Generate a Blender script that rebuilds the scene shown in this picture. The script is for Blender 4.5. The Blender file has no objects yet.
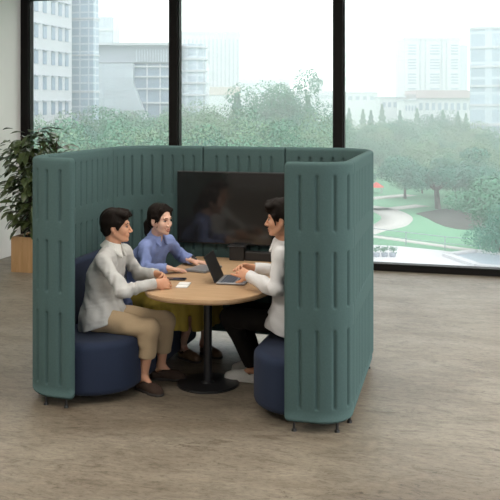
import bpy, bmesh, math, random
import numpy as np
from mathutils import Vector, Matrix

SC = bpy.context.scene
COL = SC.collection
rng = random.Random(7)
R = math.radians

# ------------------------------------------------------------------ linking
def link(name, me, mat=None, parent=None):
    o = bpy.data.objects.new(name, me)
    COL.objects.link(o)
    if mat is not None and me is not None:
        me.materials.clear(); me.materials.append(mat)
    if parent is not None:
        o.parent = parent
    return o

def tag(o, label=None, cat=None, group=None, kind=None):
    if label: o['label'] = label
    if cat: o['category'] = cat
    if group: o['group'] = group
    if kind: o['kind'] = kind
    return o

def thing(name, label, cat, loc=(0, 0, 0), rz=0, group=None):
    o = bpy.data.objects.new(name, None)
    COL.objects.link(o)
    o.location = loc; o.rotation_euler = (0, 0, rz); o.empty_display_size = .1
    return tag(o, label, cat, group)

def copy_tree(root, loc, rz=0, scale=None):
    r = root.copy(); COL.objects.link(r)
    r.location = loc; r.rotation_euler = (0, 0, rz)
    if scale: r.scale = scale
    for ch in list(root.children):
        c = ch.copy(); COL.objects.link(c); c.parent = r
        for g in list(ch.children):
            d = g.copy(); COL.objects.link(d); d.parent = c
    return r

# ------------------------------------------------------------------ bmesh mesh builder
class MB:
    def __init__(s): s.bm = bmesh.new()
    def box(s, x0, x1, y0, y1, z0, z1, bevel=0, seg=2):
        b = bmesh.new()
        bmesh.ops.create_cube(b, size=1)
        for v in b.verts:
            v.co = Vector((x0 + (v.co.x + .5) * (x1 - x0), y0 + (v.co.y + .5) * (y1 - y0), z0 + (v.co.z + .5) * (z1 - z0)))
        if bevel:
            bmesh.ops.bevel(b, geom=b.edges[:], offset=bevel, segments=seg, affect='EDGES', profile=.5)
        s._merge(b); return s
    def _merge(s, b):
        me = bpy.data.meshes.new('t'); b.to_mesh(me); b.free()
        s.bm.from_mesh(me); bpy.data.meshes.remove(me)
    def cyl(s, p0, p1, r0, r1=None, n=20, bevel=0):
        r1 = r0 if r1 is None else r1
        p0 = Vector(p0); p1 = Vector(p1); d = p1 - p0
        b = bmesh.new()
        bmesh.ops.create_cone(b, cap_ends=True, segments=n, radius1=r0, radius2=r1, depth=d.length)
        if bevel:
            ed = [e for e in b.edges if abs(e.verts[0].co.z - e.verts[1].co.z) < 1e-6]
            bmesh.ops.bevel(b, geom=ed, offset=bevel, segments=3, affect='EDGES')
        q = d.to_track_quat('Z', 'Y').to_matrix().to_4x4()
        bmesh.ops.transform(b, matrix=Matrix.Translation((p0 + p1) / 2) @ q, verts=b.verts[:])
        s._merge(b); return s
    def prism(s, pts, z0, z1, bevel=0, seg=3, inset=0):
        b = bmesh.new()
        vs = [b.verts.new((p[0], p[1], z0)) for p in pts]
        f = b.faces.new(vs)
        r = bmesh.ops.extrude_face_region(b, geom=[f])
        for v in [g for g in r['geom'] if isinstance(g, bmesh.types.BMVert)]: v.co.z = z1
        bmesh.ops.recalc_face_normals(b, faces=b.faces[:])
        if bevel:
            ed = [e for e in b.edges if abs(e.verts[0].co.z - e.verts[1].co.z) < 1e-6]
            bmesh.ops.bevel(b, geom=ed, offset=bevel, segments=seg, affect='EDGES')
        if inset:
            fs = [f for f in b.faces if abs(f.normal.z) > .99 and len(f.verts) > 6]
            bmesh.ops.inset_individual(b, faces=fs, thickness=inset)
        s._merge(b); return s
    def loft(s, pts, z0, z1, r, n=7):
        """upright block over an outline with rolled top and bottom edges"""
        P = [A3((q[0], q[1])) for q in pts]; m = len(P)
        area = sum(P[i][0] * P[(i + 1) % m][1] - P[(i + 1) % m][0] * P[i][1] for i in range(m))
        sg = 1 if area > 0 else -1
        N_ = []
        for i in range(m):
            a = nrm(P[i] - P[i - 1]); b = nrm(P[(i + 1) % m] - P[i]); t = nrm(a + b); N_.append(A3((t[1], -t[0])) * sg)
        rings = [(r * (1 - math.sin(t)), z0 + r * (1 - math.cos(t))) for t in np.linspace(0, math.pi / 2, n)]
        rings += [(r * (1 - math.cos(t)), z1 - r + r * math.sin(t)) for t in np.linspace(0, math.pi / 2, n)]
        rings += [(r + .03, z1 + .001)]
        V = [[s.bm.verts.new((P[i][0] - N_[i][0] * o, P[i][1] - N_[i][1] * o, z)) for i in range(m)] for o, z in rings]
        for a, b in zip(V, V[1:]):
            for i in range(m): s.bm.faces.new([a[i], a[(i + 1) % m], b[(i + 1) % m], b[i]])
        s.bm.faces.new(V[0][::-1]); s.bm.faces.new(V[-1])
        bmesh.ops.recalc_face_normals(s.bm, faces=s.bm.faces[:]); return s
    def quad(s, a, b, c, d):
        s.bm.faces.new([s.bm.verts.new(p) for p in (a, b, c, d)]); return s
    def build(s, name, mat, parent=None, smooth=False, M=None):
        me = bpy.data.meshes.new(name)
        if M is not None: bmesh.ops.transform(s.bm, matrix=M, verts=s.bm.verts[:])
        s.bm.to_mesh(me); s.bm.free()
        if smooth:
            for p in me.polygons: p.use_smooth = True
            try: me.set_sharp_from_angle(angle=R(40))
            except Exception: pass
        return link(name, me, mat, parent)

def mesh_np(name, V, F, mat, parent=None, smooth=True):
    me = bpy.data.meshes.new(name)
    V = np.asarray(V, dtype=np.float32); F = np.asarray(F, dtype=np.int32)
    k = F.shape[1]
    me.vertices.add(len(V)); me.vertices.foreach_set('co', V.ravel())
    me.loops.add(F.size); me.loops.foreach_set('vertex_index', F.ravel())
    me.polygons.add(len(F)); me.polygons.foreach_set('loop_start', np.arange(0, F.size, k, dtype=np.int32))
    me.update(calc_edges=True); me.validate()
    if smooth: me.polygons.foreach_set('use_smooth', np.ones(len(me.polygons), dtype=bool))
    return link(name, me, mat, parent)

# ------------------------------------------------------------------ materials
def mat(name, col, rough=.6, metal=0, spec=.5, noise=None, bump=None, sss=0, coat=0, stretch=(1, 1, 1), sheen=0):
    """noise=(scale, col2, contrast)  bump=(scale, strength, distance)"""
    m = bpy.data.materials.new(name); m.use_nodes = True
    nt = m.node_tree; N = nt.nodes; L = nt.links
    p = N['Principled BSDF']
    p.inputs['Base Color'].default_value = (*col, 1)
    p.inputs['Roughness'].default_value = rough
    p.inputs['Metallic'].default_value = metal
    p.inputs['Specular IOR Level'].default_value = spec
    if sss:
        p.inputs['Subsurface Weight'].default_value = sss
        p.inputs['Subsurface Radius'].default_value = (.012, .005, .003)
        p.inputs['Subsurface Scale'].default_value = .5
    if coat: p.inputs['Coat Weight'].default_value = coat
    if sheen:
        p.inputs['Sheen Weight'].default_value = sheen
        p.inputs['Sheen Roughness'].default_value = .5
    tc = N.new('ShaderNodeTexCoord'); mp = N.new('ShaderNodeMapping')
    mp.inputs['Scale'].default_value = stretch
    L.new(tc.outputs['Object'], mp.inputs['Vector'])
    if noise:
        t = N.new('ShaderNodeTexNoise'); t.inputs['Scale'].default_value = noise[0]; t.inputs['Detail'].default_value = 6
        cr = N.new('ShaderNodeValToRGB')
        c = noise[2] if len(noise) > 2 else .25
        cr.color_ramp.elements[0].position = .5 - c; cr.color_ramp.elements[0].color = (*noise[1], 1)
        cr.color_ramp.elements[1].position = .5 + c; cr.color_ramp.elements[1].color = (*col, 1)
        L.new(mp.outputs[0], t.inputs['Vector']); L.new(t.outputs['Fac'], cr.inputs[0]); L.new(cr.outputs[0], p.inputs['Base Color'])
    if bump:
        t = N.new('ShaderNodeTexNoise'); t.inputs['Scale'].default_value = bump[0]; t.inputs['Detail'].default_value = 4
        b = N.new('ShaderNodeBump'); b.inputs['Strength'].default_value = bump[1]; b.inputs['Distance'].default_value = bump[2]
        L.new(mp.outputs[0], t.inputs['Vector']); L.new(t.outputs['Fac'], b.inputs['Height']); L.new(b.outputs[0], p.inputs['Normal'])
    return m

def srgb(r, g, b):
    f = lambda c: ((c / 255 + .055) / 1.055) ** 2.4 if c > 10.31 else c / 255 / 12.92
    return (f(r), f(g), f(b))

# ------------------------------------------------------------------ signed-distance modelling (surface nets)
def A3(p): return np.array(p, dtype=np.float64)
def nrm(v):
    v = A3(v); return v / np.linalg.norm(v)

class Field:
    def __init__(s, lo, hi, h):
        s.lo = A3(lo); s.h = h
        s.n = np.ceil((A3(hi) - s.lo) / h).astype(int) + 1
        s.g = np.full(s.n, 1.0, dtype=np.float32)
        s.ax = [(s.lo[i] + h * np.arange(s.n[i])).astype(np.float32) for i in range(3)]
    def _sl(s, lo, hi):
        a = np.clip(np.floor((lo - s.lo) / s.h).astype(int), 0, s.n); b = np.clip(np.ceil((hi - s.lo) / s.h).astype(int) + 1, 0, s.n)
        sl = tuple(slice(a[i], b[i]) for i in range(3))
        if any(b[i] <= a[i] for i in range(3)): return None, None
        x = s.ax[0][sl[0]][:, None, None]; y = s.ax[1][sl[1]][None, :, None]; z = s.ax[2][sl[2]][None, None, :]
        return sl, (x, y, z)
    def _put(s, sl, d, k, sub=False):
        g = s.g[sl]
        if sub:
            g[...] = -s._smin(-g, d, k)
        else:
            g[...] = s._smin(g, d, k)
    @staticmethod
    def _smin(a, b, k):
        if k <= 1e-5: return np.minimum(a, b)
        h = np.clip(.5 + .5 * (a - b) / k, 0, 1)
        return a * (1 - h) + b * h - k * h * (1 - h)
    def cap(s, a, b, ra, rb=None, k=.01, flat=None, sub=False):
        a = A3(a); b = A3(b); rb = ra if rb is None else rb
        m = max(ra, rb) + k * 1.5 + .02
        sl, P = s._sl(np.minimum(a, b) - m, np.maximum(a, b) + m)
        if sl is None: return s
        ba = b - a; L2 = max(ba @ ba, 1e-9)
        px, py, pz = P[0] - a[0], P[1] - a[1], P[2] - a[2]
        t = np.clip((px * ba[0] + py * ba[1] + pz * ba[2]) / L2, 0, 1)
        qx, qy, qz = px - t * ba[0], py - t * ba[1], pz - t * ba[2]
        r = ra + (rb - ra) * t
        if flat is not None:
            n, f = nrm(flat[0]), flat[1]
            dn = (qx * n[0] + qy * n[1] + qz * n[2]) * (1 / f - 1)
            qx, qy, qz = qx + dn * n[0], qy + dn * n[1], qz + dn * n[2]
            d = (np.sqrt(qx * qx + qy * qy + qz * qz) - r) * min(1, f)
        else:
            d = np.sqrt(qx * qx + qy * qy + qz * qz) - r
        s._put(sl, d.astype(np.float32), k, sub); return s
    def chain(s, pts, rs, k=.01, flat=None):
        for i in range(len(pts) - 1): s.cap(pts[i], pts[i + 1], rs[i], rs[i + 1], k, flat)
        return s
    def ell(s, c, r, fr=None, k=.01, sub=False):
        """fr = 3x3 rows: local axes in world"""
        c = A3(c); r = A3(r); fr = np.eye(3) if fr is None else fr
        m = max(r) + k * 1.5 + .02
        sl, P = s._sl(c - m, c + m)
        if sl is None: return s
        px, py, pz = P[0] - c[0], P[1] - c[1], P[2] - c[2]
        u = [(px * fr[i][0] + py * fr[i][1] + pz * fr[i][2]) for i in range(3)]
        k0 = np.sqrt(sum((u[i] / r[i]) ** 2 for i in range(3)))
        k1 = np.sqrt(sum((u[i] / r[i] ** 2) ** 2 for i in range(3))) + 1e-9
        d = k0 * (k0 - 1) / k1
        s._put(sl, d.astype(np.float32), k, sub); return s
    def clip(s, p, n, lo=None, hi=None, k=.004):
        """remove the side n points to (inside box lo..hi)"""
        p = A3(p); n = nrm(n)
        sl, P = s._sl(A3(lo) if lo is not None else s.lo, A3(hi) if hi is not None else s.lo + s.h * s.n)
        if sl is None: return s
        d = (P[0] - p[0]) * n[0] + (P[1] - p[1]) * n[1] + (P[2] - p[2]) * n[2]
        g = s.g[sl]; g[...] = -s._smin(-g, (-d).astype(np.float32) + 0 * g, k); return s
    def warp(s, fn):
        """add fn(x,y,z) to the distance near the surface"""
        s.g += fn(s.ax[0][:, None, None], s.ax[1][None, :, None], s.ax[2][None, None, :]).astype(np.float32); return s
    def fold(s, a, b, amp, w, k=.02):
        """a raised soft fold along a-b"""
        return s.cap(a, b, w + amp, w * .4, k)
    def mesh(s, name, m, parent=None):
        g = s.g; neg = g < 0
        c = np.zeros(s.n - 1, dtype=np.int8)
        for i in (0, 1):
            for j in (0, 1):
                for k in (0, 1):
                    c += neg[i:s.n[0] - 1 + i, j:s.n[1] - 1 + j, k:s.n[2] - 1 + k]
        act = (c > 0) & (c < 8)
        I, J, K = np.nonzero(act)
        acc = np.zeros((len(I), 3)); cnt = np.zeros(len(I))
        cor = [(i, j, k) for i in (0, 1) for j in (0, 1) for k in (0, 1)]
        val = {q: g[I + q[0], J + q[1], K + q[2]].astype(np.float64) for q in cor}
        for q in cor:
            for ax in range(3):
                if q[ax] == 0:
                    q2 = list(q); q2[ax] = 1; q2 = tuple(q2)
                    a, b = val[q], val[q2]
                    m_ = (a < 0) != (b < 0)
                    t = np.where(m_, a / np.where(m_, a - b, 1), 0)
                    p = np.tile(np.array(q, dtype=float), (len(I), 1)); p[:, ax] = t
                    acc += p * m_[:, None]; cnt += m_
        V = s.lo + s.h * (np.stack([I, J, K], 1) + acc / cnt[:, None])
        idx = np.full(s.n - 1, -1, dtype=np.int32); idx[I, J, K] = np.arange(len(I))
        F = []
        for ax in range(3):
            o1, o2 = (ax + 1) % 3, (ax + 2) % 3
            sa = [slice(1, -1)] * 3; sb = [slice(1, -1)] * 3
            sa[ax] = slice(0, -1); sb[ax] = slice(1, None)
            a = neg[tuple(sa)]; b = neg[tuple(sb)]
            for flip, msk in ((False, a & ~b), (True, ~a & b)):
                e = np.argwhere(msk)
                if not len(e): continue
                e[:, o1] += 1; e[:, o2] += 1
                qs = []
                for d1, d2 in ((0, 0), (-1, 0), (-1, -1), (0, -1)):
                    f = e.copy(); f[:, o1] += d1; f[:, o2] += d2
                    qs.append(idx[f[:, 0], f[:, 1], f[:, 2]])
                q = np.stack(qs, 1)
                if flip: q = q[:, ::-1]
                q = q[(q >= 0).all(1)]
                F.append(q)
        F = np.concatenate(F)
        return mesh_np(name, V, F, m, parent)
# ================================================================== camera
cam = bpy.data.cameras.new('camera'); camo = bpy.data.objects.new('camera', cam); COL.objects.link(camo)
camo.location = (0, 0, 1.99); camo.rotation_euler = (R(90), 0, R(15.4))
cam.sensor_fit = 'HORIZONTAL'; cam.sensor_width = 36; cam.lens = 36 * 870 / 500; cam.shift_y = -.29
cam.clip_end = 2000; cam.clip_start = .05
SC.camera = camo
SC.view_settings.view_transform = 'Standard'; SC.view_settings.look = 'None'
SC.view_settings.gamma = 1; SC.view_settings.use_curve_mapping = False
SC.view_settings.exposure = 0.0

# ================================================================== materials
M = {}
M['teal'] = mat('teal_felt', (.069, .114, .114), .98, spec=.06, noise=(90, (.059, .099, .099), .3), bump=(420, .25, .002))
M['navy'] = mat('navy_fabric', (.022, .031, .060), .95, spec=.12, noise=(120, (.018, .026, .050), .3), bump=(500, .25, .002), sheen=.05)
M['black'] = mat('black_metal', (.018, .018, .019), .4, spec=.5, bump=(200, .05, .001))
M['frame'] = mat('window_frame_black', (.008, .007, .0065), .5, spec=.12, bump=(60, .05, .001))
M['column'] = mat('dark_grey_metal', (.045, .046, .05), .32, metal=.7, bump=(200, .03, .001))
M['screen'] = mat('dark_screen_glass', (.013, .0125, .0125), .10, spec=.8, bump=(3, .01, .001))
M['bezel'] = mat('black_plastic', (.012, .012, .013), .5, bump=(300, .05, .001))
M['silver'] = mat('silver_aluminium', (.34, .35, .38), .38, metal=.55, noise=(80, (.30, .31, .34), .3))
M['keys'] = mat('slate_keys', (.06, .075, .11), .5, noise=(120, (.05, .06, .09), .3))
M['paper'] = mat('white_paper', (.80, .80, .79), .8, noise=(60, (.74, .74, .73), .3))
M['ink'] = mat('grey_ink', (.42, .42, .43), .8, noise=(200, (.5, .5, .5), .3))
M['phone'] = mat('black_phone_glass', (.01, .01, .012), .15, bump=(5, .01, .001))
M['soil'] = mat('dark_soil', (.03, .022, .015), .95, noise=(70, (.012, .009, .006), .3), bump=(60, .8, .02))
M['bark'] = mat('grey_brown_bark', (.06, .045, .03), .9, noise=(40, (.03, .022, .015), .3), bump=(40, .6, .01))
M['wallpaint'] = mat('offwhite_wall_paint', (.66, .64, .615), .85, spec=.2, noise=(3, (.64, .62, .595), .4), bump=(180, .08, .001))
M['ceil'] = mat('ceiling_paint', (.75, .75, .73), .9, noise=(4, (.72, .72, .70), .4))
M['leaf'] = mat('dark_glossy_leaf', (.028, .050, .016), .36, spec=.5, noise=(9, (.085, .105, .040), .25))

def oak(name, c1, c2, stretch, scale=5):
    m = bpy.data.materials.new(name); m.use_nodes = True
    N = m.node_tree.nodes; L = m.node_tree.links; p = N['Principled BSDF']
    tc = N.new('ShaderNodeTexCoord'); mp = N.new('ShaderNodeMapping'); mp.inputs['Scale'].default_value = stretch
    t = N.new('ShaderNodeTexNoise'); t.inputs['Scale'].default_value = scale; t.inputs['Detail'].default_value = 8; t.inputs['Distortion'].default_value = .6
    cr = N.new('ShaderNodeValToRGB'); cr.color_ramp.elements[0].position = .3; cr.color_ramp.elements[1].position = .7
    cr.color_ramp.elements[0].color = (*c2, 1); cr.color_ramp.elements[1].color = (*c1, 1)
    L.new(tc.outputs['Object'], mp.inputs[0]); L.new(mp.outputs[0], t.inputs[0]); L.new(t.outputs['Fac'], cr.inputs[0]); L.new(cr.outputs[0], p.inputs['Base Color'])
    p.inputs['Roughness'].default_value = .42; p.inputs['Specular IOR Level'].default_value = .35
    return m
M['oak'] = oak('oak_table_top', (.50, .335, .20), (.42, .27, .15), (1, 9, 9), 4)
M['oakedge'] = oak('oak_edge_band', (.30, .18, .09), (.22, .13, .06), (2, 2, 30), 4)
M['planter'] = oak('light_oak_planter', (.46, .285, .145), (.37, .22, .10), (9, 9, .8), 4)

def floor_mat():
    m = bpy.data.materials.new('stone_look_floor'); m.use_nodes = True
    N = m.node_tree.nodes; L = m.node_tree.links; p = N['Principled BSDF']
    tc = N.new('ShaderNodeTexCoord')
    def tex(scale, st, det=8, dist=0, rough=.6):
        mp = N.new('ShaderNodeMapping'); mp.inputs['Scale'].default_value = st; L.new(tc.outputs['Object'], mp.inputs[0])
        t = N.new('ShaderNodeTexNoise'); t.inputs['Scale'].default_value = scale; t.inputs['Detail'].default_value = det; t.inputs['Distortion'].default_value = dist
        t.inputs['Roughness'].default_value = rough
        L.new(mp.outputs[0], t.inputs[0]); return t.outputs['Fac']
    def ramp(f, stops):
        r = N.new('ShaderNodeValToRGB'); e = r.color_ramp.elements
        while len(e) < len(stops): e.new(.5)
        for q, (po, c) in zip(e, stops): q.position = po; q.color = (*c, 1) if len(c) == 3 else c
        L.new(f, r.inputs[0]); return r.outputs[0]
    def mix(f, a, b, mode='MIX'):
        x = N.new('ShaderNodeMix'); x.data_type = 'RGBA'; x.blend_type = mode
        if isinstance(f, float): x.inputs[0].default_value = f
        else: L.new(f, x.inputs[0])
        L.new(a, x.inputs[6]); L.new(b, x.inputs[7]); return x.outputs[2]
    broad = ramp(tex(1.0, (.55, 1.3, 1), 6, 1.2), [(.36, (.140, .115, .086)), (.62, (.200, .175, .139))])
    streak = ramp(tex(8, (.55, 1.5, 1), 10, 1.2, .78), [(.34, (.56, .52, .47)), (.47, (.96, .955, .95)), (.64, (1.20, 1.19, 1.17))])
    c = mix(1.0, broad, streak, 'MULTIPLY')
    fine = ramp(tex(36, (.6, 1.4, 1), 8, .4, .8), [(.34, (.55, .52, .48)), (.47, (1, 1, 1)), (.66, (1.20, 1.19, 1.18))])
    c = mix(1.0, c, fine, 'MULTIPLY')
    fleck = ramp(tex(13, (.7, 1.6, 1), 10, 1.0, .82), [(.36, (.26, .20, .15)), (.46, (1, 1, 1))])
    patch = ramp(tex(1.3, (.5, 1.2, 1), 4, 1.0), [(.42, (0, 0, 0)), (.60, (1, 1, 1))])
    white = ramp(tex(1, (0, 0, 0)), [(0, (1, 1, 1)), (1, (1, 1, 1))])
    c = mix(1.0, c, mix(patch, white, fleck), 'MULTIPLY')
    L.new(c, p.inputs['Base Color'])
    p.inputs['Roughness'].default_value = .48; p.inputs['Specular IOR Level'].default_value = .35
    b = N.new('ShaderNodeBump'); b.inputs['Strength'].default_value = .12; b.inputs['Distance'].default_value = .003
    L.new(tex(40, (1, 2, 1), 5), b.inputs['Height']); L.new(b.outputs[0], p.inputs['Normal'])
    return m
M['floor'] = floor_mat()

def glass_mat():
    m = bpy.data.materials.new('window_glass'); m.use_nodes = True
    N = m.node_tree.nodes; L = m.node_tree.links; N.remove(N['Principled BSDF'])
    t = N.new('ShaderNodeBsdfTransparent'); t.inputs[0].default_value = (.965, .98, .98, 1)
    g = N.new('ShaderNodeBsdfGlossy'); g.inputs['Roughness'].default_value = .02
    f = N.new('ShaderNodeFresnel'); f.inputs[0].default_value = 1.09
    mx = N.new('ShaderNodeMixShader'); L.new(f.outputs[0], mx.inputs[0]); L.new(t.outputs[0], mx.inputs[1]); L.new(g.outputs[0], mx.inputs[2])
    L.new(mx.outputs[0], N['Material Output'].inputs[0]); return m
M['glass'] = glass_mat()

# ================================================================== room shell
XL, YW, CEIL, XR, YB = -6.09, 10.48, 3.5, 4.5, -6.0
def struct(o): o['kind'] = 'structure'; return o
struct(MB().box(XL - .2, XR + .2, YB - .2, YW + .25, -.3, 0).build('floor', M['floor']))
struct(MB().box(XL - .2, XR + .2, YB - .2, YW + .25, CEIL, CEIL + .3).build('ceiling', M['ceil']))
struct(MB().box(XL - .2, XL, YB - .2, YW + .25, 0, CEIL).build('wall_left', M['wallpaint']))
struct(MB().box(XL, XR + .2, YB - .2, YB, 0, CEIL).build('wall_back', M['wallpaint']))
# window wall: black posts, bottom rail, head rail, one pane per bay
px0 = [-6.035, -3.905, -1.775, .32, 2.42, 4.45]
n = 0
for i, x in enumerate(px0):
    w = .055
    n += 1
    o = MB().box(x - w, x + w, YW - .01, YW + .07, 0, CEIL, bevel=.006).build('trim_%d' % n, M['frame']); struct(o)
for i in range(len(px0) - 1):
    a, b = px0[i] + .055, px0[i + 1] - .055
    w = bpy.data.objects.new('window_%d' % (i + 1), None); COL.objects.link(w); struct(w); w.location = ((a + b) / 2, YW, 0)
    f = MB()
    f.box(a, b, YW + .0, YW + .14, 0, .085, bevel=.004); f.box(a, b, YW + .0, YW + .14, CEIL - .1, CEIL, bevel=.004)
    f.box(a, a + .015, YW + .02, YW + .12, .085, CEIL - .1); f.box(b - .015, b, YW + .02, YW + .12, .085, CEIL - .1)
    Mi = Matrix.Translation((-(a + b) / 2, -YW, 0))
    f.build('window_frame', M['frame'], w, M=Mi)
    MB().box(a + .015, b - .015, YW + .06, YW + .066, .085, CEIL - .1).build('pane', M['glass'], w, M=Mi)
# right-hand side left open, unseen, so daylight brightens the booth: low rail only
n += 1
struct(MB().box(XR, XR + .2, YB, YW + .16, 0, .1).build('trim_%d' % n, M['frame']))

# ================================================================== meeting booth
T = .06
bx0, bx1, by0, by1 = -3.035 + T / 2, -.855 - T / 2, 5.165 + T / 2, 7.02 - T / 2
RF, RB, RFR = .26, .36, .17
bxf = -.815 - T / 2              # the right side splays out a little towards the front
wl, wr = -2.625, -1.212          # free edges of the front wings
Z0, Z1 = .052, 1.65
segs = []                        # ('l', p, dir, len) / ('a', centre, a0, a1, r)
def seg_line(p, q):
    p = A3(p); q = A3(q); l = np.linalg.norm(q - p); segs.append(('l', p, (q - p) / l, l))
def seg_arc(c, a0, a1, r): segs.append(('a', A3(c), R(a0), R(a1), r * abs(R(a1 - a0)), r))
seg_line((wl, by0), (bx0 + RF, by0)); seg_arc((bx0 + RF, by0 + RF), 270, 180, RF)
seg_line((bx0, by0 + RF), (bx0, by1 - RB)); seg_arc((bx0 + RB, by1 - RB), 180, 90, RB)
seg_line((bx0 + RB, by1), (bx1 - RB, by1)); seg_arc((bx1 - RB, by1 - RB), 90, 0, RB)
seg_line((bx1, by1 - RB), (bxf, by0 + RFR)); seg_arc((bxf - RFR, by0 + RFR), 0, -90, RFR)
seg_line((bxf - RFR, by0), (wr, by0))
lens = [s[3] if s[0] == 'l' else s[4] for s in segs]
cum = np.concatenate([[0], np.cumsum(lens)])
def path(s):
    i = int(np.clip(np.searchsorted(cum, s, side='right') - 1, 0, len(segs) - 1)); t = s - cum[i]; g = segs[i]
    if g[0] == 'l':
        d = g[2]; return g[1] + d * t, np.array([-d[1], d[0]])
    a = g[2] + (g[3] - g[2]) * t / g[4]
    nn = np.array([math.cos(a), math.sin(a)])
    return g[1] + g[5] * nn, nn
# outward normal: travelling clockwise seen from above, the left-hand normal points out
booth = thing('meeting_booth', 'tall teal felt screen booth with ribbed curved panels on small black feet', 'booth', (-1.915, 6.09, 0))
BO = Vector((-1.915, 6.09, 0))
bands = [(.150, .622), (.760, 1.095), (1.225, 1.560)]
def panel(s0, s1, free0=False, free1=False, grooves=None, Z0=Z0):
    Ls = s1 - s0
    r0 = .03 if free0 else .012; r1 = .03 if free1 else .012
    if grooves is None:
        k = max(1, int(round((Ls - .10) / .095))); grooves = [s0 + Ls / 2 + (i - (k - 1) / 2) * .095 for i in range(k)]
    cols = set(np.round(np.arange(s0, s1, .025), 4).tolist())
    for g in grooves:
        cols = {c for c in cols if abs(c - g) > .021}
        cols |= {round(g + d, 4) for d in (-.02, -.015, -.011, -.0075, -.004, 0, .004, .0075, .011, .015, .02)}
    for rr, b, sg in ((r0, s0, 1), (r1, s1, -1)):
        cols = {c for c in cols if (c - b) * sg > rr}
        for t in (0, .08, .25, .5, .75, 1): cols.add(round(b + sg * rr * t, 5))
    cols = sorted(cols)
    zs = {round(z, 4) for z in np.arange(Z0 + .03, Z1 - .03, .06)}
    for a, b in bands:
        for e in (a, b): zs |= {round(e + d, 4) for d in (-.012, -.006, 0, .006, .012)}
    zs = sorted(z for z in zs if Z0 + .028 < z < Z1 - .028)
    arc = [R(x) for x in (0, 30, 60, 90, 120, 150, 180)]
    rt = T / 2
    ring = []                                     # (u factor, z, is_flat side)
    for z in zs: ring.append((1, z, 0))
    top = Z1 - rt
    for a in arc: ring.append((math.cos(a), top, math.sin(a)))
    for z in reversed(zs): ring.append((-1, z, 0))
    bot = Z0 + rt
    for a in arc: ring.append((-math.cos(a), bot, -math.sin(a)))
    V = []
    for s in cols:
        p, nn = path(min(max(s, cum[0]), cum[-1] - 1e-6))
        d0 = min(1, (s - s0) / r0); d1 = min(1, (s1 - s) / r1)
        e = math.sqrt(max(0, 1 - (1 - d0) ** 2)) * math.sqrt(max(0, 1 - (1 - d1) ** 2))
        drop = 0
        if free0: drop += .03 * (1 - math.sqrt(max(0, 1 - (1 - d0) ** 2)))
        if free1: drop += .03 * (1 - math.sqrt(max(0, 1 - (1 - d1) ** 2)))
        gm = max((math.exp(-((s - g) / .0092) ** 2) for g in grooves), default=0)
        # soft pillowing between the grooves
        for u, z, sz in ring:
            bm_ = 0
            if sz == 0:
                for a, b in bands:
                    f = min(1, max(0, (z - a + .008) / .016)) * min(1, max(0, (b + .008 - z) / .016)); bm_ = max(bm_, f)
            dep = .015 * gm * bm_
            uu = (abs(u) * T / 2 - dep) * (1 if u > 0 else -1) * e
            zz = z + sz * rt * .8
            if drop: zz = zz - drop * max(0, 1 - (Z1 - zz) / .2) + drop * max(0, 1 - (zz - Z0) / .2)
            q = p + nn * uu
            V.append((q[0] - BO.x, q[1] - BO.y, zz))
    m = len(ring); F = []
    for i in range(len(cols) - 1):
        for j in range(m):
            j2 = (j + 1) % m
            F.append((i * m + j, i * m + j2, (i + 1) * m + j2, (i + 1) * m + j))
    return mesh_np('panel', V, F, M['teal'], booth)
# seams measured along the path
side_l = cum[2] + .06
seamBL = cum[3] - .05
back0 = cum[4]
def back_s(X): return back0 + (X - (bx0 + RB))
seamBR = cum[6] + .05
side_r = cum[7] - .06
gl = [.090, .185, .275, .36, .44]
panel(0, side_l, free0=True, grooves=[g for g in gl] + [cum[2] - .02])
panel(side_l, seamBL); panel(seamBL, back_s(-2.33), Z0=.082); panel(back_s(-2.33), back_s(-1.62), Z0=.082)
panel(back_s(-1.62), seamBR, Z0=.082); panel(seamBR, side_r)
E = cum[-1]
panel(side_r, E, free1=True, grooves=[E - g for g in (.10, .205, .30, .395, .47)])
for s in (.06, cum[1] + .10, side_l, seamBL, back_s(-2.33), back_s(-1.62), seamBR, side_r, E - .33, E - .06):
    p, nn = path(s)
    f = MB().cyl((p[0], p[1], .012), (p[0], p[1], Z0 + .05), .009, n=12).cyl((p[0], p[1], 0), (p[0], p[1], .014), .017, .014, n=16)
    f.build('foot', M['black'], booth, smooth=True, M=Matrix.Translation(-BO))

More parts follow.
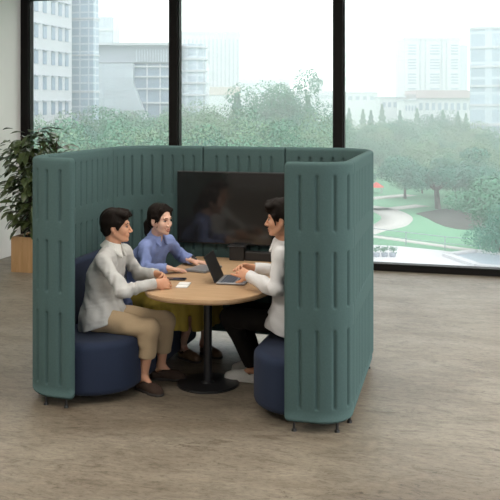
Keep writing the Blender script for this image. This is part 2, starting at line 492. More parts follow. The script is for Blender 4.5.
# ================================================================== sofas
def outline(x_wall, x_open, y0, y1, r):
    """seat plan: square at the screen side, round at the two open corners"""
    sg = 1 if x_open > x_wall else -1
    pts = [(x_wall + sg * .22 - sg * .22 * math.sin(R(a)), y1 - .22 + .22 * math.cos(R(a))) for a in range(0, 91, 15)] + [(x_wall + sg * .22 - sg * .22 * math.cos(R(a)), y0 + .22 - .22 * math.sin(R(a))) for a in range(0, 91, 15)]
    for a in range(0, 91, 9):
        pts.append((x_open - sg * r + sg * r * math.sin(R(a)), y0 + r - r * math.cos(R(a))))
    for a in range(0, 91, 15):
        pts.append((x_open - sg * .08 + sg * .08 * math.cos(R(a)), y1 - .08 + .08 * math.sin(R(a))))
    if sg < 0: pts = pts[::-1]
    return pts
def sofa(label, xw, xo):
    sg = 1 if xo > xw else -1
    o = thing('sofa', label, 'sofa', ((xw + xo) / 2, 6.05, 0), 0)
    Mi = Matrix.Translation((-(xw + xo) / 2, -6.05, 0))
    MB().loft(outline(xw, xo, 5.25, 6.86, .33), .05, .405, .05).build('seat', M['navy'], o, smooth=True, M=Mi)
    a, b = sorted((xw, xw + sg * .09))
    MB().box(a, b, 5.46, 6.70, .40, .865, bevel=.03, seg=4).build('backrest', M['navy'], o, smooth=True, M=Mi)
    for (x, y) in ((xw + sg * .2, 5.36), (xo - sg * .12, 5.62), (xo - sg * .12, 6.7), (xw + sg * .12, 6.7)):
        MB().cyl((x, y, 0), (x, y, .06), .018, n=14).build('foot', M['black'], o, smooth=True, M=Mi)
    return o
sofa('dark navy curved sofa on the left, under the grey-shirted man and the woman', -2.96, -2.33)
sofa('dark navy curved sofa on the right, under the man in the white shirt', -.95, -1.50)

# ================================================================== table
tb = thing('meeting_table', 'rounded oak meeting table on one dark round pedestal base', 'table', (-1.937, 5.9, 0))
TM = Matrix.Translation((1.937, -5.9, 0))
def table_pts(off=0):
    pts = []
    cx, a, b, yc = -1.90, .47 - off, .75 - off, 6.10
    for i in range(0, 49):
        t = math.pi + math.pi * i / 48
        c, s_ = math.cos(t), math.sin(t)
        pts.append((cx + a * math.copysign(abs(c) ** (2 / 2.6), c), yc + b * math.copysign(abs(s_) ** (2 / 2.6), s_)))
    pts += [(cx + a, 6.92 - off), (cx - a, 6.92 - off)]
    return pts
MB().prism(table_pts(), .700, .722, bevel=.004, seg=2).build('table_top', M['oak'], tb, smooth=True, M=TM)
MB().prism(table_pts(.004), .690, .701, bevel=.002, seg=2).build('edge_band', M['oakedge'], tb, smooth=True, M=TM)
MB().cyl((-1.937, 5.9, .012), (-1.937, 5.9, .69), .030, n=32).build('column', M['column'], tb, smooth=True, M=TM)
MB().cyl((-1.937, 5.9, .672), (-1.937, 5.9, .691), .11, n=32, bevel=.004).build('mounting_plate', M['black'], tb, smooth=True, M=TM)
MB().cyl((-1.937, 5.9, 0), (-1.937, 5.9, .016), .222, n=64, bevel=.006).cyl((-1.937, 5.9, .014), (-1.937, 5.9, .03), .05, .035, n=32).build('base', M['column'], tb, smooth=True, M=TM)

# ================================================================== television on the rear panel
tv = thing('television', 'large black flat television on the rear teal panel', 'television', (-1.915, 6.93, .833))
VM = Matrix.Translation((1.915, -6.93, -.833))
MB().box(-2.54, -1.29, 6.905, 6.945, .833, 1.436, bevel=.006).build('casing', M['bezel'], tv, M=VM)
MB().box(-2.532, -1.298, 6.902, 6.9062, .846, 1.427).build('screen', M['screen'], tv, M=VM)
MB().box(-2.2, -1.63, 6.944, 6.962, .95, 1.28, bevel=.004).build('wall_bracket', M['black'], tv, M=VM)

# black cable box standing at the back of the table
hb = thing('cable_box', 'black cable box on the table below the television', 'cable box', (-1.86, 6.84, .722))
HM = Matrix.Translation((1.86, -6.84, -.722))
MB().box(-2.05, -1.925, 6.80, 6.89, .722, .832, bevel=.006).build('box_body', M['bezel'], hb, M=HM)
MB().box(-2.065, -1.92, 6.79, 6.895, .8325, .840, bevel=.002).build('lid', M['column'], hb, M=HM)
MB().box(-1.924, -1.56, 6.82, 6.89, .722, .795, bevel=.006).build('power_strip', M['bezel'], hb, M=HM)

# ================================================================== things on the table
TZ = .722
lp = thing('laptop', 'open black-screened laptop under the hands of the man in white', 'laptop', (-1.872, 5.995, TZ), R(-85))
# local: +y = away from hinge towards the user, x along the hinge
MB().box(-.145, .145, 0, .205, .004, .016, bevel=.004).build('base', M['silver'], lp)
k = MB()
for r_ in range(5):
    for c_ in range(12): k.box(-.128 + c_ * .0215, -.128 + c_ * .0215 + .018, .025 + r_ * .02, .041 + r_ * .02, .0155, .0175)
k.build('keyboard', M['keys'], lp)
MB().box(-.045, .045, .138, .195, .0155, .0168).build('trackpad', M['keys'], lp)
LT = Matrix.Rotation(R(24), 4, 'X')
lid = MB().box(-.145, .145, -.006, .0, .012, .215, bevel=.002).build('lid', M['column'], lp, M=LT)
MB().box(-.138, .138, .0, .0012, .022, .207).build('screen', M['bezel'], lid, M=LT)
# closed grey laptop in front of the woman
l2 = thing('laptop', 'closed silver-grey laptop lying flat under the hands of the woman', 'laptop', (-2.12, 6.36, TZ), R(78))
MB().box(-.130, .130, -.09, .09, .003, .012, bevel=.004).build('base', M['silver'], l2)
MB().box(-.130, .130, -.09, .09, .0125, .019, bevel=.003).build('lid', M['silver'], l2)
# pocket notebook
nb = thing('notebook', 'small open white pocket notebook beside the hands of the grey-shirted man', 'notebook', (-2.075, 5.77, TZ), R(10))
MB().box(-.042, .042, -.085, .085, 0, .003).build('cover', M['ink'], nb)
MB().box(-.040, .040, -.082, -.012, .003, .008, bevel=.002).build('page', M['paper'], nb)
MB().box(-.040, .040, .012, .082, .003, .008, bevel=.002).build('page', M['paper'], nb)
MB().box(-.040, .040, -.012, .012, .003, .0055).build('spine', M['ink'], nb)
ph = thing('phone', 'black smartphone lying flat behind the white pocket notebook', 'phone', (-2.20, 5.95, TZ), R(8))
MB().box(-.075, .075, -.037, .037, 0, .008, bevel=.003).build('casing', M['bezel'], ph)
MB().box(-.071, .071, -.033, .033, .0078, .0088).build('screen', M['phone'], ph)

# ================================================================== potted tree
pt = thing('potted_tree', 'tall leafy dark green plant in a square oak planter by the left wall', 'plant', (-5.29, 9.45, 0))
pb = MB()
pb.box(-.21, .21, -.21, -.19, 0, .42, bevel=.003).box(-.21, .21, .19, .21, 0, .42, bevel=.003).box(-.21, -.19, -.19, .19, 0, .42, bevel=.003).box(.19, .21, -.19, .19, 0, .42, bevel=.003).box(-.19, .19, -.19, .19, .0, .03)
pb.build('planter', M['planter'], pt)
sb = bmesh.new(); bmesh.ops.create_grid(sb, x_segments=14, y_segments=14, size=.189)
for v in sb.verts: v.co.z = .385 + rng.uniform(-.012, .018)
mb = MB(); mb._merge(sb); mb.build('soil', M['soil'], pt, smooth=True)
tr = Field((-.45, -.45, .33), (.45, .45, 1.75), .009)
stems = []
for k in range(5):
    a = k * 1.26 + .4; b0 = A3((.04 * math.cos(a), .04 * math.sin(a), .36)); p = b0; pts = [p]; rad = [.016]
    for j in range(6):
        p = p + A3((rng.uniform(-.05, .05) + .03 * math.cos(a), rng.uniform(-.05, .05) + .03 * math.sin(a), .21 + rng.uniform(-.02, .02))); pts.append(p); rad.append(.016 - .0018 * j)
    tr.chain(pts, rad, k=.006); stems.append(pts)
tr.mesh('trunk', M['bark'], pt)
def leaf_geo(V, F, base, d, up, ln, w):
    """one arched, folded leaf: 2 x 4 quads"""
    d = nrm(d); s_ = np.cross(d, up); s_ = s_ / (np.linalg.norm(s_) + 1e-9); u = np.cross(s_, d)
    prof = [(0, .05), (.25, .8), (.5, 1), (.78, .62), (1, .02)]
    b = len(V)
    for t, ww in prof:
        c = base + d * ln * t - u * (ln * .28 * t * t)
        for q in (-1, 0, 1): V.append(c + s_ * q * w * ww * .5 + u * (abs(q) * w * .16 * ww))
    for i in range(4):
        for q in (0, 1): F.append((b + i * 3 + q, b + i * 3 + q + 1, b + i * 3 + q + 4, b + i * 3 + q + 3))
V, F = [], []
for i in range(620):
    st = stems[rng.randrange(5)]
    t = rng.uniform(.05, 1) ** .8 * 5.99; j = int(t); p = st[j] + (st[j + 1] - st[j]) * (t - j) if j < 6 else st[6]
    h = (p[2] - .4) / 1.25
    rad = rng.uniform(.03, .30) * (1.0 - .25 * h) * (.75 + .5 * min(1, h * 3))
    a = rng.uniform(0, 2 * math.pi)
    d = A3((math.cos(a), math.sin(a), rng.uniform(-.55, .65)))
    base = p + nrm(d) * rad + A3((-.05, 0, rng.uniform(-.04, .06)))
    if base[2] < .48: continue
    leaf_geo(V, F, base, d + A3((0, 0, -.25)), A3((rng.uniform(-.3, .3), rng.uniform(-.3, .3), 1)), rng.uniform(.12, .20), rng.uniform(.06, .10))
mesh_np('foliage', V, F, M['leaf'], pt)
# ================================================================== people
M['skin_a'] = mat('skin_tan', (.60, .325, .21), .5, spec=.3, sss=.12, noise=(60, (.56, .29, .185), .35), bump=(300, .05, .001))
M['skin_b'] = mat('skin_fair', (.68, .43, .33), .48, spec=.3, sss=.12, noise=(60, (.64, .39, .30), .35), bump=(300, .05, .001))
M['hair'] = mat('black_brown_hair', (.0065, .0047, .004), .6, spec=.10, noise=(40, (.012, .008, .006), .3), bump=(160, .6, .004), stretch=(1, 1, .25))
M['brow'] = mat('dark_brow', (.03, .02, .015), .8, bump=(200, .1, .001))
M['sclera'] = mat('eye_white', (.50, .45, .42), .2, bump=(50, .01, .001))
M['iris'] = mat('dark_iris', (.015, .009, .006), .1, bump=(50, .01, .001))
M['lip'] = mat('lip_rose', (.42, .13, .11), .4, bump=(150, .05, .001))
M['lip2'] = mat('lip_brown', (.40, .17, .12), .45, bump=(150, .05, .001))
M['teeth'] = mat('teeth_white', (.80, .77, .72), .25, bump=(50, .01, .001))
M['shirt_grey'] = mat('light_grey_shirt', (.50, .50, .49), .9, spec=.1, noise=(220, (.43, .43, .42), .35), bump=(60, .25, .006))
M['collar_grey'] = mat('pale_collar_cloth', (.66, .66, .63), .9, spec=.15, noise=(220, (.6, .6, .58), .35), bump=(90, .15, .004))
M['shirt_blue'] = mat('blue_shirt', (.235, .30, .56), .85, spec=.15, noise=(220, (.205, .265, .51), .35), bump=(60, .25, .006))
M['shirt_white'] = mat('white_shirt', (.66, .66, .67), .9, spec=.15, noise=(220, (.60, .60, .61), .35), bump=(60, .25, .006))
M['beige'] = mat('beige_trousers', (.42, .315, .20), .9, spec=.15, noise=(200, (.36, .265, .165), .35), bump=(70, .25, .005))
M['blackcloth'] = mat('black_trousers', (.016, .015, .014), .92, spec=.15, noise=(200, (.011, .010, .010), .35), bump=(70, .25, .005))
M['mustard'] = mat('mustard_skirt', (.42, .31, .065), .85, spec=.1, noise=(160, (.37, .27, .05), .35), bump=(50, .25, .006))
M['suede'] = mat('dark_brown_suede', (.055, .036, .028), .9, spec=.15, noise=(150, (.04, .026, .02), .35), bump=(250, .25, .002))
M['brownleather'] = mat('brown_leather', (.11, .062, .032), .5, noise=(80, (.085, .045, .022), .35), bump=(200, .1, .001))
M['sneaker'] = mat('white_sneaker', (.62, .61, .59), .7, noise=(80, (.55, .54, .52), .35), bump=(200, .15, .001))
M['solew'] = mat('pale_sole', (.55, .54, .51), .7, bump=(200, .1, .001))
M['soled'] = mat('dark_sole', (.03, .026, .024), .7, bump=(200, .1, .001))
M['strap'] = mat('black_watch_strap', (.02, .018, .017), .5, bump=(200, .1, .001))

def frame(f, up=(0, 0, 1)):
    f = nrm(f); l = nrm(np.cross(A3(up), f)); u = np.cross(f, l); return np.array([f, l, u])
def W(c, fr, p): return A3(c) + fr[0] * p[0] + fr[1] * p[1] + fr[2] * p[2]

def head(F, c, fr, s=1.0, female=False, k=.012):
    """c = point midway between the eyes inside the skull at eye height"""
    w = lambda *p: W(c, fr, A3(p) * s)
    E = lambda p, r, k_=k, sub=False: F.ell(w(*p), A3(r) * s, fr, k_, sub)
    E((-.016, 0, .034), (.094, .074, .082))
    E((.026, 0, -.022), (.064, .061 if not female else .057, .088 if not female else .084), .02)
    E((.030, 0, -.074), (.052, .047 if not female else .043, .040), .02)          # jaw
    for y in (-1, 1):
        F.cap(w(-.012, y * (.056 if not female else .049), -.045), w(.055, y * (.026 if not female else .018), -.098 if not female else -.092), (.016 if not female else .013) * s, .014 * s, .02)   # jaw line
        E((.058, y * .036, -.030), (.026, .024, .026), .02)                     # cheek
    E((.075, 0, -.100), (.017, .020, .015), .014)                                # chin
    E((.078, 0, .022), (.012, .046, .012), .014)                                 # brow ridge
    for y in (-1, 1): E((.096, y * .032, .000), (.017, .017, .012), .012, True)  # sockets
    F.cap(w(.086, 0, .006), w(.108 if not female else .102, 0, -.032), .0075 * s, (.0105 if not female else .0085) * s, .008)      # nose
    E((.108 if not female else .102, 0, -.036), (.0115, .0115, .0095) if not female else (.0095, .0095, .008), .006)
    for y in (-1, 1): E((.097, y * .012, -.040), (.011, .008, .008), .006)
    E((.083, 0, -.066), (.011, .024, .016), .010)                                # mouth mound
    E((.087, 0, -.0630), (.0070, .019, .0040), .004)
    E((.0855, 0, -.0730), (.0070, .017, .0045), .004)
    for y in (-1, 1):                                                            # ears
        E((-.012, y * .076, -.012), (.019, .009, .032), .006)
        E((-.006, y * .0735, -.040), (.009, .007, .010), .006)
        E((-.006, y * .084, -.008), (.009, .006, .017), .004, True)
    return w

def face_parts(c, fr, s, root, smile=False, lip=None):
    w = lambda *p: W(c, fr, A3(p) * s)
    for y in (-1, 1):
        e = Field(w(.07, y * .031, 0) - .03, w(.07, y * .031, 0) + .03, .0016)
        e.ell(w(.0745, y * .031, -.001), A3((.0118, .0135, .0050)) * s, fr, 0)
        eo = e.mesh('eye', M['sclera'], root)
        i = Field(w(.08, y * .031, 0) - .02, w(.08, y * .031, 0) + .02, .0012)
        i.ell(w(.0845, y * .034, -.001), A3((.0034, .0078, .0056)) * s, fr, 0)
        i.mesh('iris', M['iris'], eo)
        b = Field(w(.08, y * .031, .02) - .04, w(.08, y * .031, .02) + .04, .0018)
        b.chain([w(.0885, y * .015, .0225), w(.086, y * .032, .0255), w(.074, y * .050, .0175)], [.0030 * s, .0034 * s, .002 * s], .002)
        b.cap(w(.0845, y * .020, .006), w(.0785, y * .043, .005), .0024 * s, .0026 * s, .001)   # lash line
        b.mesh('eyebrow', M['brow'], root)
    m_ = Field(w(.088, 0, -.068) - .04, w(.088, 0, -.068) + .04, .0016)
    if smile:
        m_.chain([w(.078, -.030, -.058), w(.0925, -.012, -.0645), w(.0960, 0, -.0645), w(.0925, .012, -.0645), w(.078, .030, -.058)], [.0018, .0030, .0034, .0030, .0018], .003)
        m_.chain([w(.078, -.030, -.058), w(.0905, -.013, -.0795), w(.0945, 0, -.0835), w(.0905, .013, -.0795), w(.078, .030, -.058)], [.0016, .0028, .0034, .0028, .0016], .003)
        t = Field(w(.088, 0, -.07) - .04, w(.088, 0, -.07) + .04, .0016)
        t.ell(w(.0815, 0, -.0725), A3((.0100, .023, .0095)) * s, fr, 0); t.mesh('teeth', M['teeth'], root)
    else:
        m_.chain([w(.078, -.022, -.0655), w(.0925, -.008, -.0645), w(.0945, 0, -.0650), w(.0925, .008, -.0645), w(.078, .022, -.0655)], [.0014, .0022, .0022, .0022, .0014], .002)
        m_.chain([w(.078, -.022, -.0655), w(.0910, -.008, -.0725), w(.0930, 0, -.0735), w(.0910, .008, -.0725), w(.078, .022, -.0655)], [.0014, .0026, .0027, .0026, .0014], .002)
    m_.mesh('lips', lip or M['lip2'], root)

def hand(F, wr, d, b, thumb, curl, s=1.0, spread=.06, tcurl=.3, fing=(1, 1, 1, 1)):
    """d wrist->knuckles, b out of the back of the hand, thumb = +1/-1 side of cross(b,d)"""
    d = nrm(d); b = A3(b); b = nrm(b - d * (b @ d)); sd = np.cross(b, d) * thumb
    wr = A3(wr)
    offs = [.0285, .0095, -.0095, -.027]; kl = [.086, .089, .084, .076]
    L = [.070, .077, .072, .056]
    kn = []
    for i in range(4):
        p = wr + d * kl[i] * s + sd * offs[i] * s - b * (.002 if i in (1, 2) else .006) * s
        kn.append(p)
        F.cap(wr + sd * offs[i] * .62 * s + d * .008 * s, p, .0135 * s, .0112 * s, .010, (b, .85))
    F.cap(wr - d * .03 * s, wr + d * .02 * s, .0235 * s, .026 * s, .012, (b, .72))
    for i in range(4):
        p = kn[i]; a = 0; dirn = nrm(d + sd * (1.5 - i) * spread)
        c = curl[i] if isinstance(curl[0], (tuple, list)) else curl
        ln = L[i] * s * fing[i]; r0 = [.0090, .0092, .0088, .0078][i] * s
        for j, fr_ in enumerate((.46, .30, .24)):
            a += c[j]
            v = dirn * math.cos(a) - b * math.sin(a)
            q = p + v * ln * fr_
            F.cap(p, q, r0, r0 * .92, .0045); p = q; r0 *= .92
    p = wr + d * .022 * s + sd * .022 * s - b * .004 * s
    v1 = nrm(d * .72 + sd * .62 - b * .30)
    q = p + v1 * .044 * s
    F.cap(wr + d * .01 * s + sd * .01 * s, q, .0165 * s, .0112 * s, .010)
    v2 = nrm(v1 * math.cos(tcurl) + (d * .6 - sd * .5 - b * .35) * math.sin(tcurl))
    q2 = q + v2 * .030 * s; F.cap(q, q2, .0104 * s, .0095 * s, .005)
    q3 = q2 + nrm(v2 + (d * .3 - sd * .3) * tcurl) * .024 * s; F.cap(q2, q3, .0094 * s, .0078 * s, .005)

def wrinkles(seed, amp, freq, z0=None):
    r_ = random.Random(seed)
    dirs = [(nrm((r_.gauss(0, 1), r_.gauss(0, 1), r_.gauss(0, 1))), r_.uniform(.6, 1.5) * freq, r_.uniform(0, 6), nrm((r_.gauss(0, 1), r_.gauss(0, 1), r_.gauss(0, 1)))) for _ in range(5)]
    def fn(x, y, z):
        t = 0
        for d, f, p, e in dirs:
            u = x * d[0] + y * d[1] + z * d[2]; v = x * e[0] + y * e[1] + z * e[2]
            t = t + np.sin(f * u + p + 2.2 * np.sin(f * .35 * v))
        return amp * t / 5 * 1.6
    return fn

def bounds(*pts, pad=.16):
    P = np.array([A3(p) for p in pts]); return P.min(0) - pad, P.max(0) + pad

def shirt(root, name, m, J, hem, side_fold=1, tilt=0, girth=1.0, h=.006, seed=1, wr_amp=.005, cuff=.03):
    lt = nrm(A3(J['SL']) - A3(J['SR'])); P, C, Nb = A3(J['P']), A3(J['C']), A3(J['N'])
    sp = nrm(Nb - P); fr = nrm(np.cross(lt, sp))
    lt2 = lt
    lo, hi = bounds(P, C, Nb, J['SL'], J['SR'], J['EL'], J['ER'], J['WL'], J['WR'])
    F = Field(lo, hi, h); g = girth
    low = P + A3((0, 0, -.05)) + fr * .018
    F.cap(low - lt * .075, low + lt * .075, .150 * g, k=.03, flat=(fr, .98))
    F.cap(low - lt * .075 - A3((0, 0, .08)), low + lt * .075 - A3((0, 0, .08)), .146 * g, k=.03, flat=(fr, 1.0))
    F.cap(P - lt * .04, C - lt * .045, .136 * g, .132 * g, .03, (fr, .86)); F.cap(P + lt * .04, C + lt * .045, .136 * g, .132 * g, .03, (fr, .86))
    F.cap(C - lt * .05, Nb - sp * .09 - lt * .05, .128 * g, .10 * g, .03, (fr, .85)); F.cap(C + lt * .05, Nb - sp * .09 + lt * .05, .128 * g, .10 * g, .03, (fr, .85))
    for S in ('SL', 'SR'):
        s_ = A3(J[S]); inn = s_ + (C - s_) * .06
        F.cap(Nb - sp * .022, s_, .048 * g, .046 * g, .035)
        F.cap(C + (s_ - C) * .5, s_, .085 * g, .046 * g, .04, (fr, .85))
    for a in 'LR':
        S, E_, Wp = A3(J['S' + a]), A3(J['E' + a]), A3(J['W' + a])
        d1 = nrm(Wp - E_)
        F.cap(S, E_, .052 * g, .051 * g, .025); F.cap(E_, Wp + d1 * .03, .053 * g, .040 * g, .02)
        # cuff band
        F.cap(Wp - d1 * cuff, Wp + d1 * .02, .0395 * g, .0395 * g, .004)
    # soft folds: hanging pleats on the torso, slanting ones along the sleeves
    Ps, Cs, fr_, lt_ = P, C, fr, lt
    def pleats(x, y, z):
        a = np.arctan2((y - Ps[1]) * fr_[0] - (x - Ps[0]) * fr_[1], (x - Ps[0]) * fr_[0] + (y - Ps[1]) * fr_[1])
        k_ = np.clip((Cs[2] + .04 - z) / .25, 0, 1)
        return side_fold * .0065 * k_ * np.sin(a * 9 + 14 * z + 1.3 * np.sin(23 * z + seed)) 
    F.warp(pleats)
    for a in 'LR':
        S, E_, Wp = A3(J['S' + a]), A3(J['E' + a]), A3(J['W' + a])
        u1, u2 = nrm(E_ - S), nrm(Wp - E_); mid_ = (S + Wp) / 2
        def sl_(x, y, z, S=S, E_=E_, u=u1, v=u2):
            t = (x - S[0]) * u[0] + (y - S[1]) * u[1] + (z - S[2]) * u[2]
            q = (x - E_[0]) * v[0] + (y - E_[1]) * v[1] + (z - E_[2]) * v[2]
            r_ = np.sqrt((x - E_[0]) ** 2 + (y - E_[1]) ** 2 + (z - E_[2]) ** 2)
            near = np.clip(1 - r_ / .22, 0, 1)
            return .0085 * near * np.sin(95 * (t * .8 + q * .6 + .35 * z) + 2 * np.sin(30 * (x + y)))
        F.warp(sl_)
    F.warp(wrinkles(seed, wr_amp * .8, 48)); F.warp(wrinkles(seed + 5, wr_amp * .4, 110))
    F.clip(P + A3((0, 0, hem - P[2])), -A3((0, 0, 1)) + fr * tilt, k=.008)
    for a in 'LR':
        E_, Wp = A3(J['E' + a]), A3(J['W' + a]); F.clip(Wp, Wp - E_, Wp - .075, Wp + .075)
    # neck opening
    F.cap(Nb + sp * .035 - fr * .002, Nb + sp * .12 + fr * .03, .043, .058, .006, sub=True)
    F.cap(Nb + sp * .01 + fr * .075, Nb + sp * .06 + fr * .05, .018, .03, .006, sub=True)
    return F.mesh(name, m, root)

def collar(root, m, Nb, sp, fr, lt, rad=.060, open_=.35, hgt=.030):
    Nb, sp, fr, lt = A3(Nb), nrm(sp), nrm(fr), nrm(lt)
    F = Field(Nb - .15, Nb + .15, .004)
    top, bot = [], []
    n_ = 26
    for i in range(n_ + 1):
        a = open_ + (2 * math.pi - 2 * open_) * i / n_
        v = fr * math.cos(a) * 1.05 + lt * math.sin(a)
        back = (1 - math.cos(a)) / 2
        top.append(Nb + v * rad * (.86 if not back > 2 else 1) + sp * (hgt * (.45 + .55 * back) + .004) + fr * .006)
        bot.append(Nb + v * (rad + .014) + sp * (-.024 + .018 * back))
    for i in range(n_):
        for t in np.linspace(0, 1, 6):
            F.cap(top[i] * (1 - t) + bot[i] * t, top[i + 1] * (1 - t) + bot[i + 1] * t, .0058, k=.006)
    for i, sg in ((0, 1), (n_, -1)):        # collar points
        tip = bot[i] + fr * .022 - sp * .034 + lt * sg * .012
        for t in np.linspace(0, 1, 7):
            j = int(t * 5) if i == 0 else n_ - int(t * 5)
            F.cap(top[i] * (1 - t) + bot[j] * t, tip, .0065, .0045, .008)
            F.cap(bot[j], tip, .006, .0045, .008)
    return F.mesh('collar', m, root)

def trousers(root, m, J, hipr=.086, th=(.080, .070), sh=(.066, .060), hem=None, h=.006, seed=3, amp=.0045):
    pts = [J[k] for k in ('HR', 'HL', 'KR', 'KL', 'AR', 'AL')]
    lo, hi = bounds(*pts, pad=.15); F = Field(lo, hi, h)
    HR, HL = A3(J['HR']), A3(J['HL']); mid = (HR + HL) / 2
    F.cap(HR, HL, hipr, k=.03); F.cap(mid + A3((0, 0, .03)), mid + A3((0, 0, .09)), .105, .09, .03, ((1, 0, 0), .9))
    for a in 'LR':
        H, K, A_ = A3(J['H' + a]), A3(J['K' + a]), A3(J['A' + a])
        F.cap(H, K, th[0], th[1], .03); F.cap(K, A_, sh[0], sh[1], .025)
        d = nrm(K - H); e = nrm(A_ - K); n_ = nrm(np.cross(d, e))
        for t in (.05, .10, .15): F.cap(K - d * t - n_ * .05, K - d * (t + .03) + n_ * .05, .030, .022, .04)   # knee pull folds
        for t in (.05, .10): F.cap(K + e * t - n_ * .04 - d * .03, K + e * (t + .04) + n_ * .04 - d * .045, .026, .018, .03)
    F.warp(wrinkles(seed, amp, 38))
    F.clip((0, 0, .407), (0, 0, -1), (lo[0], lo[1], lo[2]), (hi[0], hi[1], hi[2])) if False else None
    for a in 'LR':
        K, A_ = A3(J['K' + a]), A3(J['A' + a]); z = J['hem' + a]; t = (K[2] - z) / (K[2] - A_[2]); q = K + (A_ - K) * t
        F.clip(q, nrm(A_ - K) + A3((0, 0, -.8)), q - A3((.11, .11, .30)), q + A3((.11, .11, .06)))
    return F.mesh('trousers', m, root)

def shoe(root, m, ms, heel, toe, wd=.041, name='shoe', low=.0, hole=.034, tall=.075):
    heel = A3(heel); toe = A3(toe); d = toe - heel; ln = np.linalg.norm(d[:2]); fr = frame((d[0], d[1], 0)); c = A3((heel[0], heel[1], 0))
    w = lambda x, y, z: W(c, fr, (x, y, z))
    lo, hi = bounds(w(0, 0, 0), w(ln, 0, .08), pad=.09); F = Field(lo, hi, .0038)
    F.chain([w(.036, 0, .042), w(.045, 0, tall - .018 - low)], [.036, .034], .012)
    F.chain([w(.036, 0, .036), w(.11, 0, .038), w(ln * .70, .004, .030), w(ln - .038, .004, .024)], [.036, .037, wd, .036], .02, (fr[2], .92))
    F.cap(w(.10, 0, .050), w(ln * .66, 0, .036), .030, .028, .02)
    F.cap(w(.048, 0, tall - .012 - low), w(.052, 0, .16), hole, hole + .006, .004, sub=True)
    F.cap(w(.075, 0, tall + .004 - low), w(.06, 0, .16), .026, .034, .006, sub=True)
    F.clip((0, 0, .012), (0, 0, -1), k=.003)
    so = F.mesh(name, m, root)
    S = Field(lo, hi, .0038)
    S.chain([w(.036, 0, .010), w(.11, 0, .010), w(ln * .70, .004, .010), w(ln - .038, .004, .010)], [.039, .038, wd + .004, .039], .02)
    S.clip((0, 0, .001), (0, 0, -1), k=.002); S.clip((0, 0, .018), (0, 0, 1), k=.003)
    S.mesh('sole', ms, so)
    return so

def body(root, m, J, hc, hf, hs, hands, female=False, core=.075, neck_r=.046, feet=True):
    pts = [J[k] for k in J if isinstance(J[k], (tuple, list, np.ndarray))]
    lo, hi = bounds(*pts, hc, pad=.17); lo[2] = .0
    F = Field(lo, hi, .0046)
    P, C, Nb = A3(J['P']), A3(J['C']), A3(J['N'])
    lt = nrm(A3(J['SL']) - A3(J['SR'])); fr = nrm(np.cross(lt, nrm(Nb - P)))
    F.cap(P, C, core + .01, core, .03); F.cap(C, Nb - (Nb - C) * .25, core, core * .8, .03)
    w = head(F, hc, hf, hs, female)
    F.cap(Nb - A3((0, 0, .03)), w(-.030, 0, -.05), neck_r * 1.12, neck_r, .02)
    F.cap(Nb + fr * .02, w(.0, 0, -.075), neck_r * .85, neck_r * .7, .02)
    for a in 'LR':
        S, E_, Wp = A3(J['S' + a]), A3(J['E' + a]), A3(J['W' + a])
        F.cap(Nb - A3((0, 0, .03)), S, .035, .034, .02); F.cap(S, E_, .036, .030, .01); F.cap(E_, Wp, .030, .022, .01)
        H, K, A_ = A3(J['H' + a]), A3(J['K' + a]), A3(J['A' + a])
        F.cap(P, H, .06, .06, .02); F.cap(H, K, .06, .048, .02); F.cap(K, K + (A_ - K) * .35, .045, .046, .02)
        F.cap(K + (A_ - K) * .35, A_, .046 if not female else .042, .029 if not female else .026, .02)
        T = A3(J['T' + a]); hd = nrm(T - A_)
        F.cap(A_, A_ - A3((0, 0, .035)) - A3((hd[0], hd[1], 0)) * .03, .028, .022, .02)
        F.cap(A_ + A3((0, 0, -.01)), T, .027, .015, .02)
    for hd_ in hands: hand(F, **hd_)
    return F.mesh('body', m, root)

def hair_base(F, c, fr, s, vol=1.0):
    w = lambda *p: W(c, fr, A3(p) * s)
    F.ell(w(-.020, 0, .040), A3((.106 * vol, .087 * vol, .091 * vol)) * s, fr, .01)
    F.ell(w(-.062, 0, -.015), A3((.052, .068, .070)) * s, fr, .03)                # back of the head
    return w

# ------------------------------------------------------------------ man in the grey shirt (left sofa, near)
p1 = thing('person', 'man in light grey shirt and beige trousers seated on the left sofa', 'person', (0, 0, 0))
J = dict(P=(-2.665, 5.69, .54), C=(-2.635, 5.69, .78), N=(-2.585, 5.69, .985), SR=(-2.57, 5.505, .92), SL=(-2.57, 5.87, .92),
         ER=(-2.385, 5.43, .735), EL=(-2.50, 5.975, .745), WR=(-2.205, 5.575, .768), WL=(-2.325, 5.885, .768),
         HR=(-2.65, 5.60, .485), HL=(-2.65, 5.79, .485), KR=(-2.255, 5.60, .447), KL=(-2.235, 5.84, .442), AR=(-2.325, 5.65, .105), AL=(-2.30, 5.92, .105),
         TR=(-2.22, 5.59, .035), TL=(-2.20, 5.925, .035), hemR=.245, hemL=.215)
hf = frame((.97, .22, -.03)); hc = A3((-2.552, 5.705, 1.132)); HS1 = .955
body(p1, M['skin_a'], J, hc, hf, HS1, [
    dict(wr=J['WR'], d=(.80, .58, -.06), b=(.55, -.72, .42), thumb=-1, curl=(.75, 1.1, .7), tcurl=.5),
    dict(wr=J['WL'], d=(.90, -.38, -.02), b=(.35, .75, .55), thumb=1, curl=(.7, 1.0, .6), tcurl=.5)])
face_parts(hc, hf, HS1, p1, smile=False)
F = Field(hc - .2, hc + .2, .0042); w = hair_base(F, hc, hf, .975, 1.02)
F.ell(w(.105, 0, -.045), (.082, .13, .098), hf, .008, sub=True)
for y in (-1, 1): F.ell(w(.0, y * .085, -.035), (.030, .028, .040), hf, .006, sub=True)
F.clip(w(-.02, 0, -.078), -hf[2] * 1 + hf[0] * .5, k=.01)
for i, y in enumerate((-.060, -.04, -.02, 0, .02, .04, .055)):
    F.chain([w(.015, y * .9, .120 - abs(y) * .45), w(.072, y * 1.05, .106 - abs(y) * .4), w(.104 - abs(y) * .35, y * 1.1 + .006, .074 + .006 * (i % 2))], [.018, .018, .007], .012)
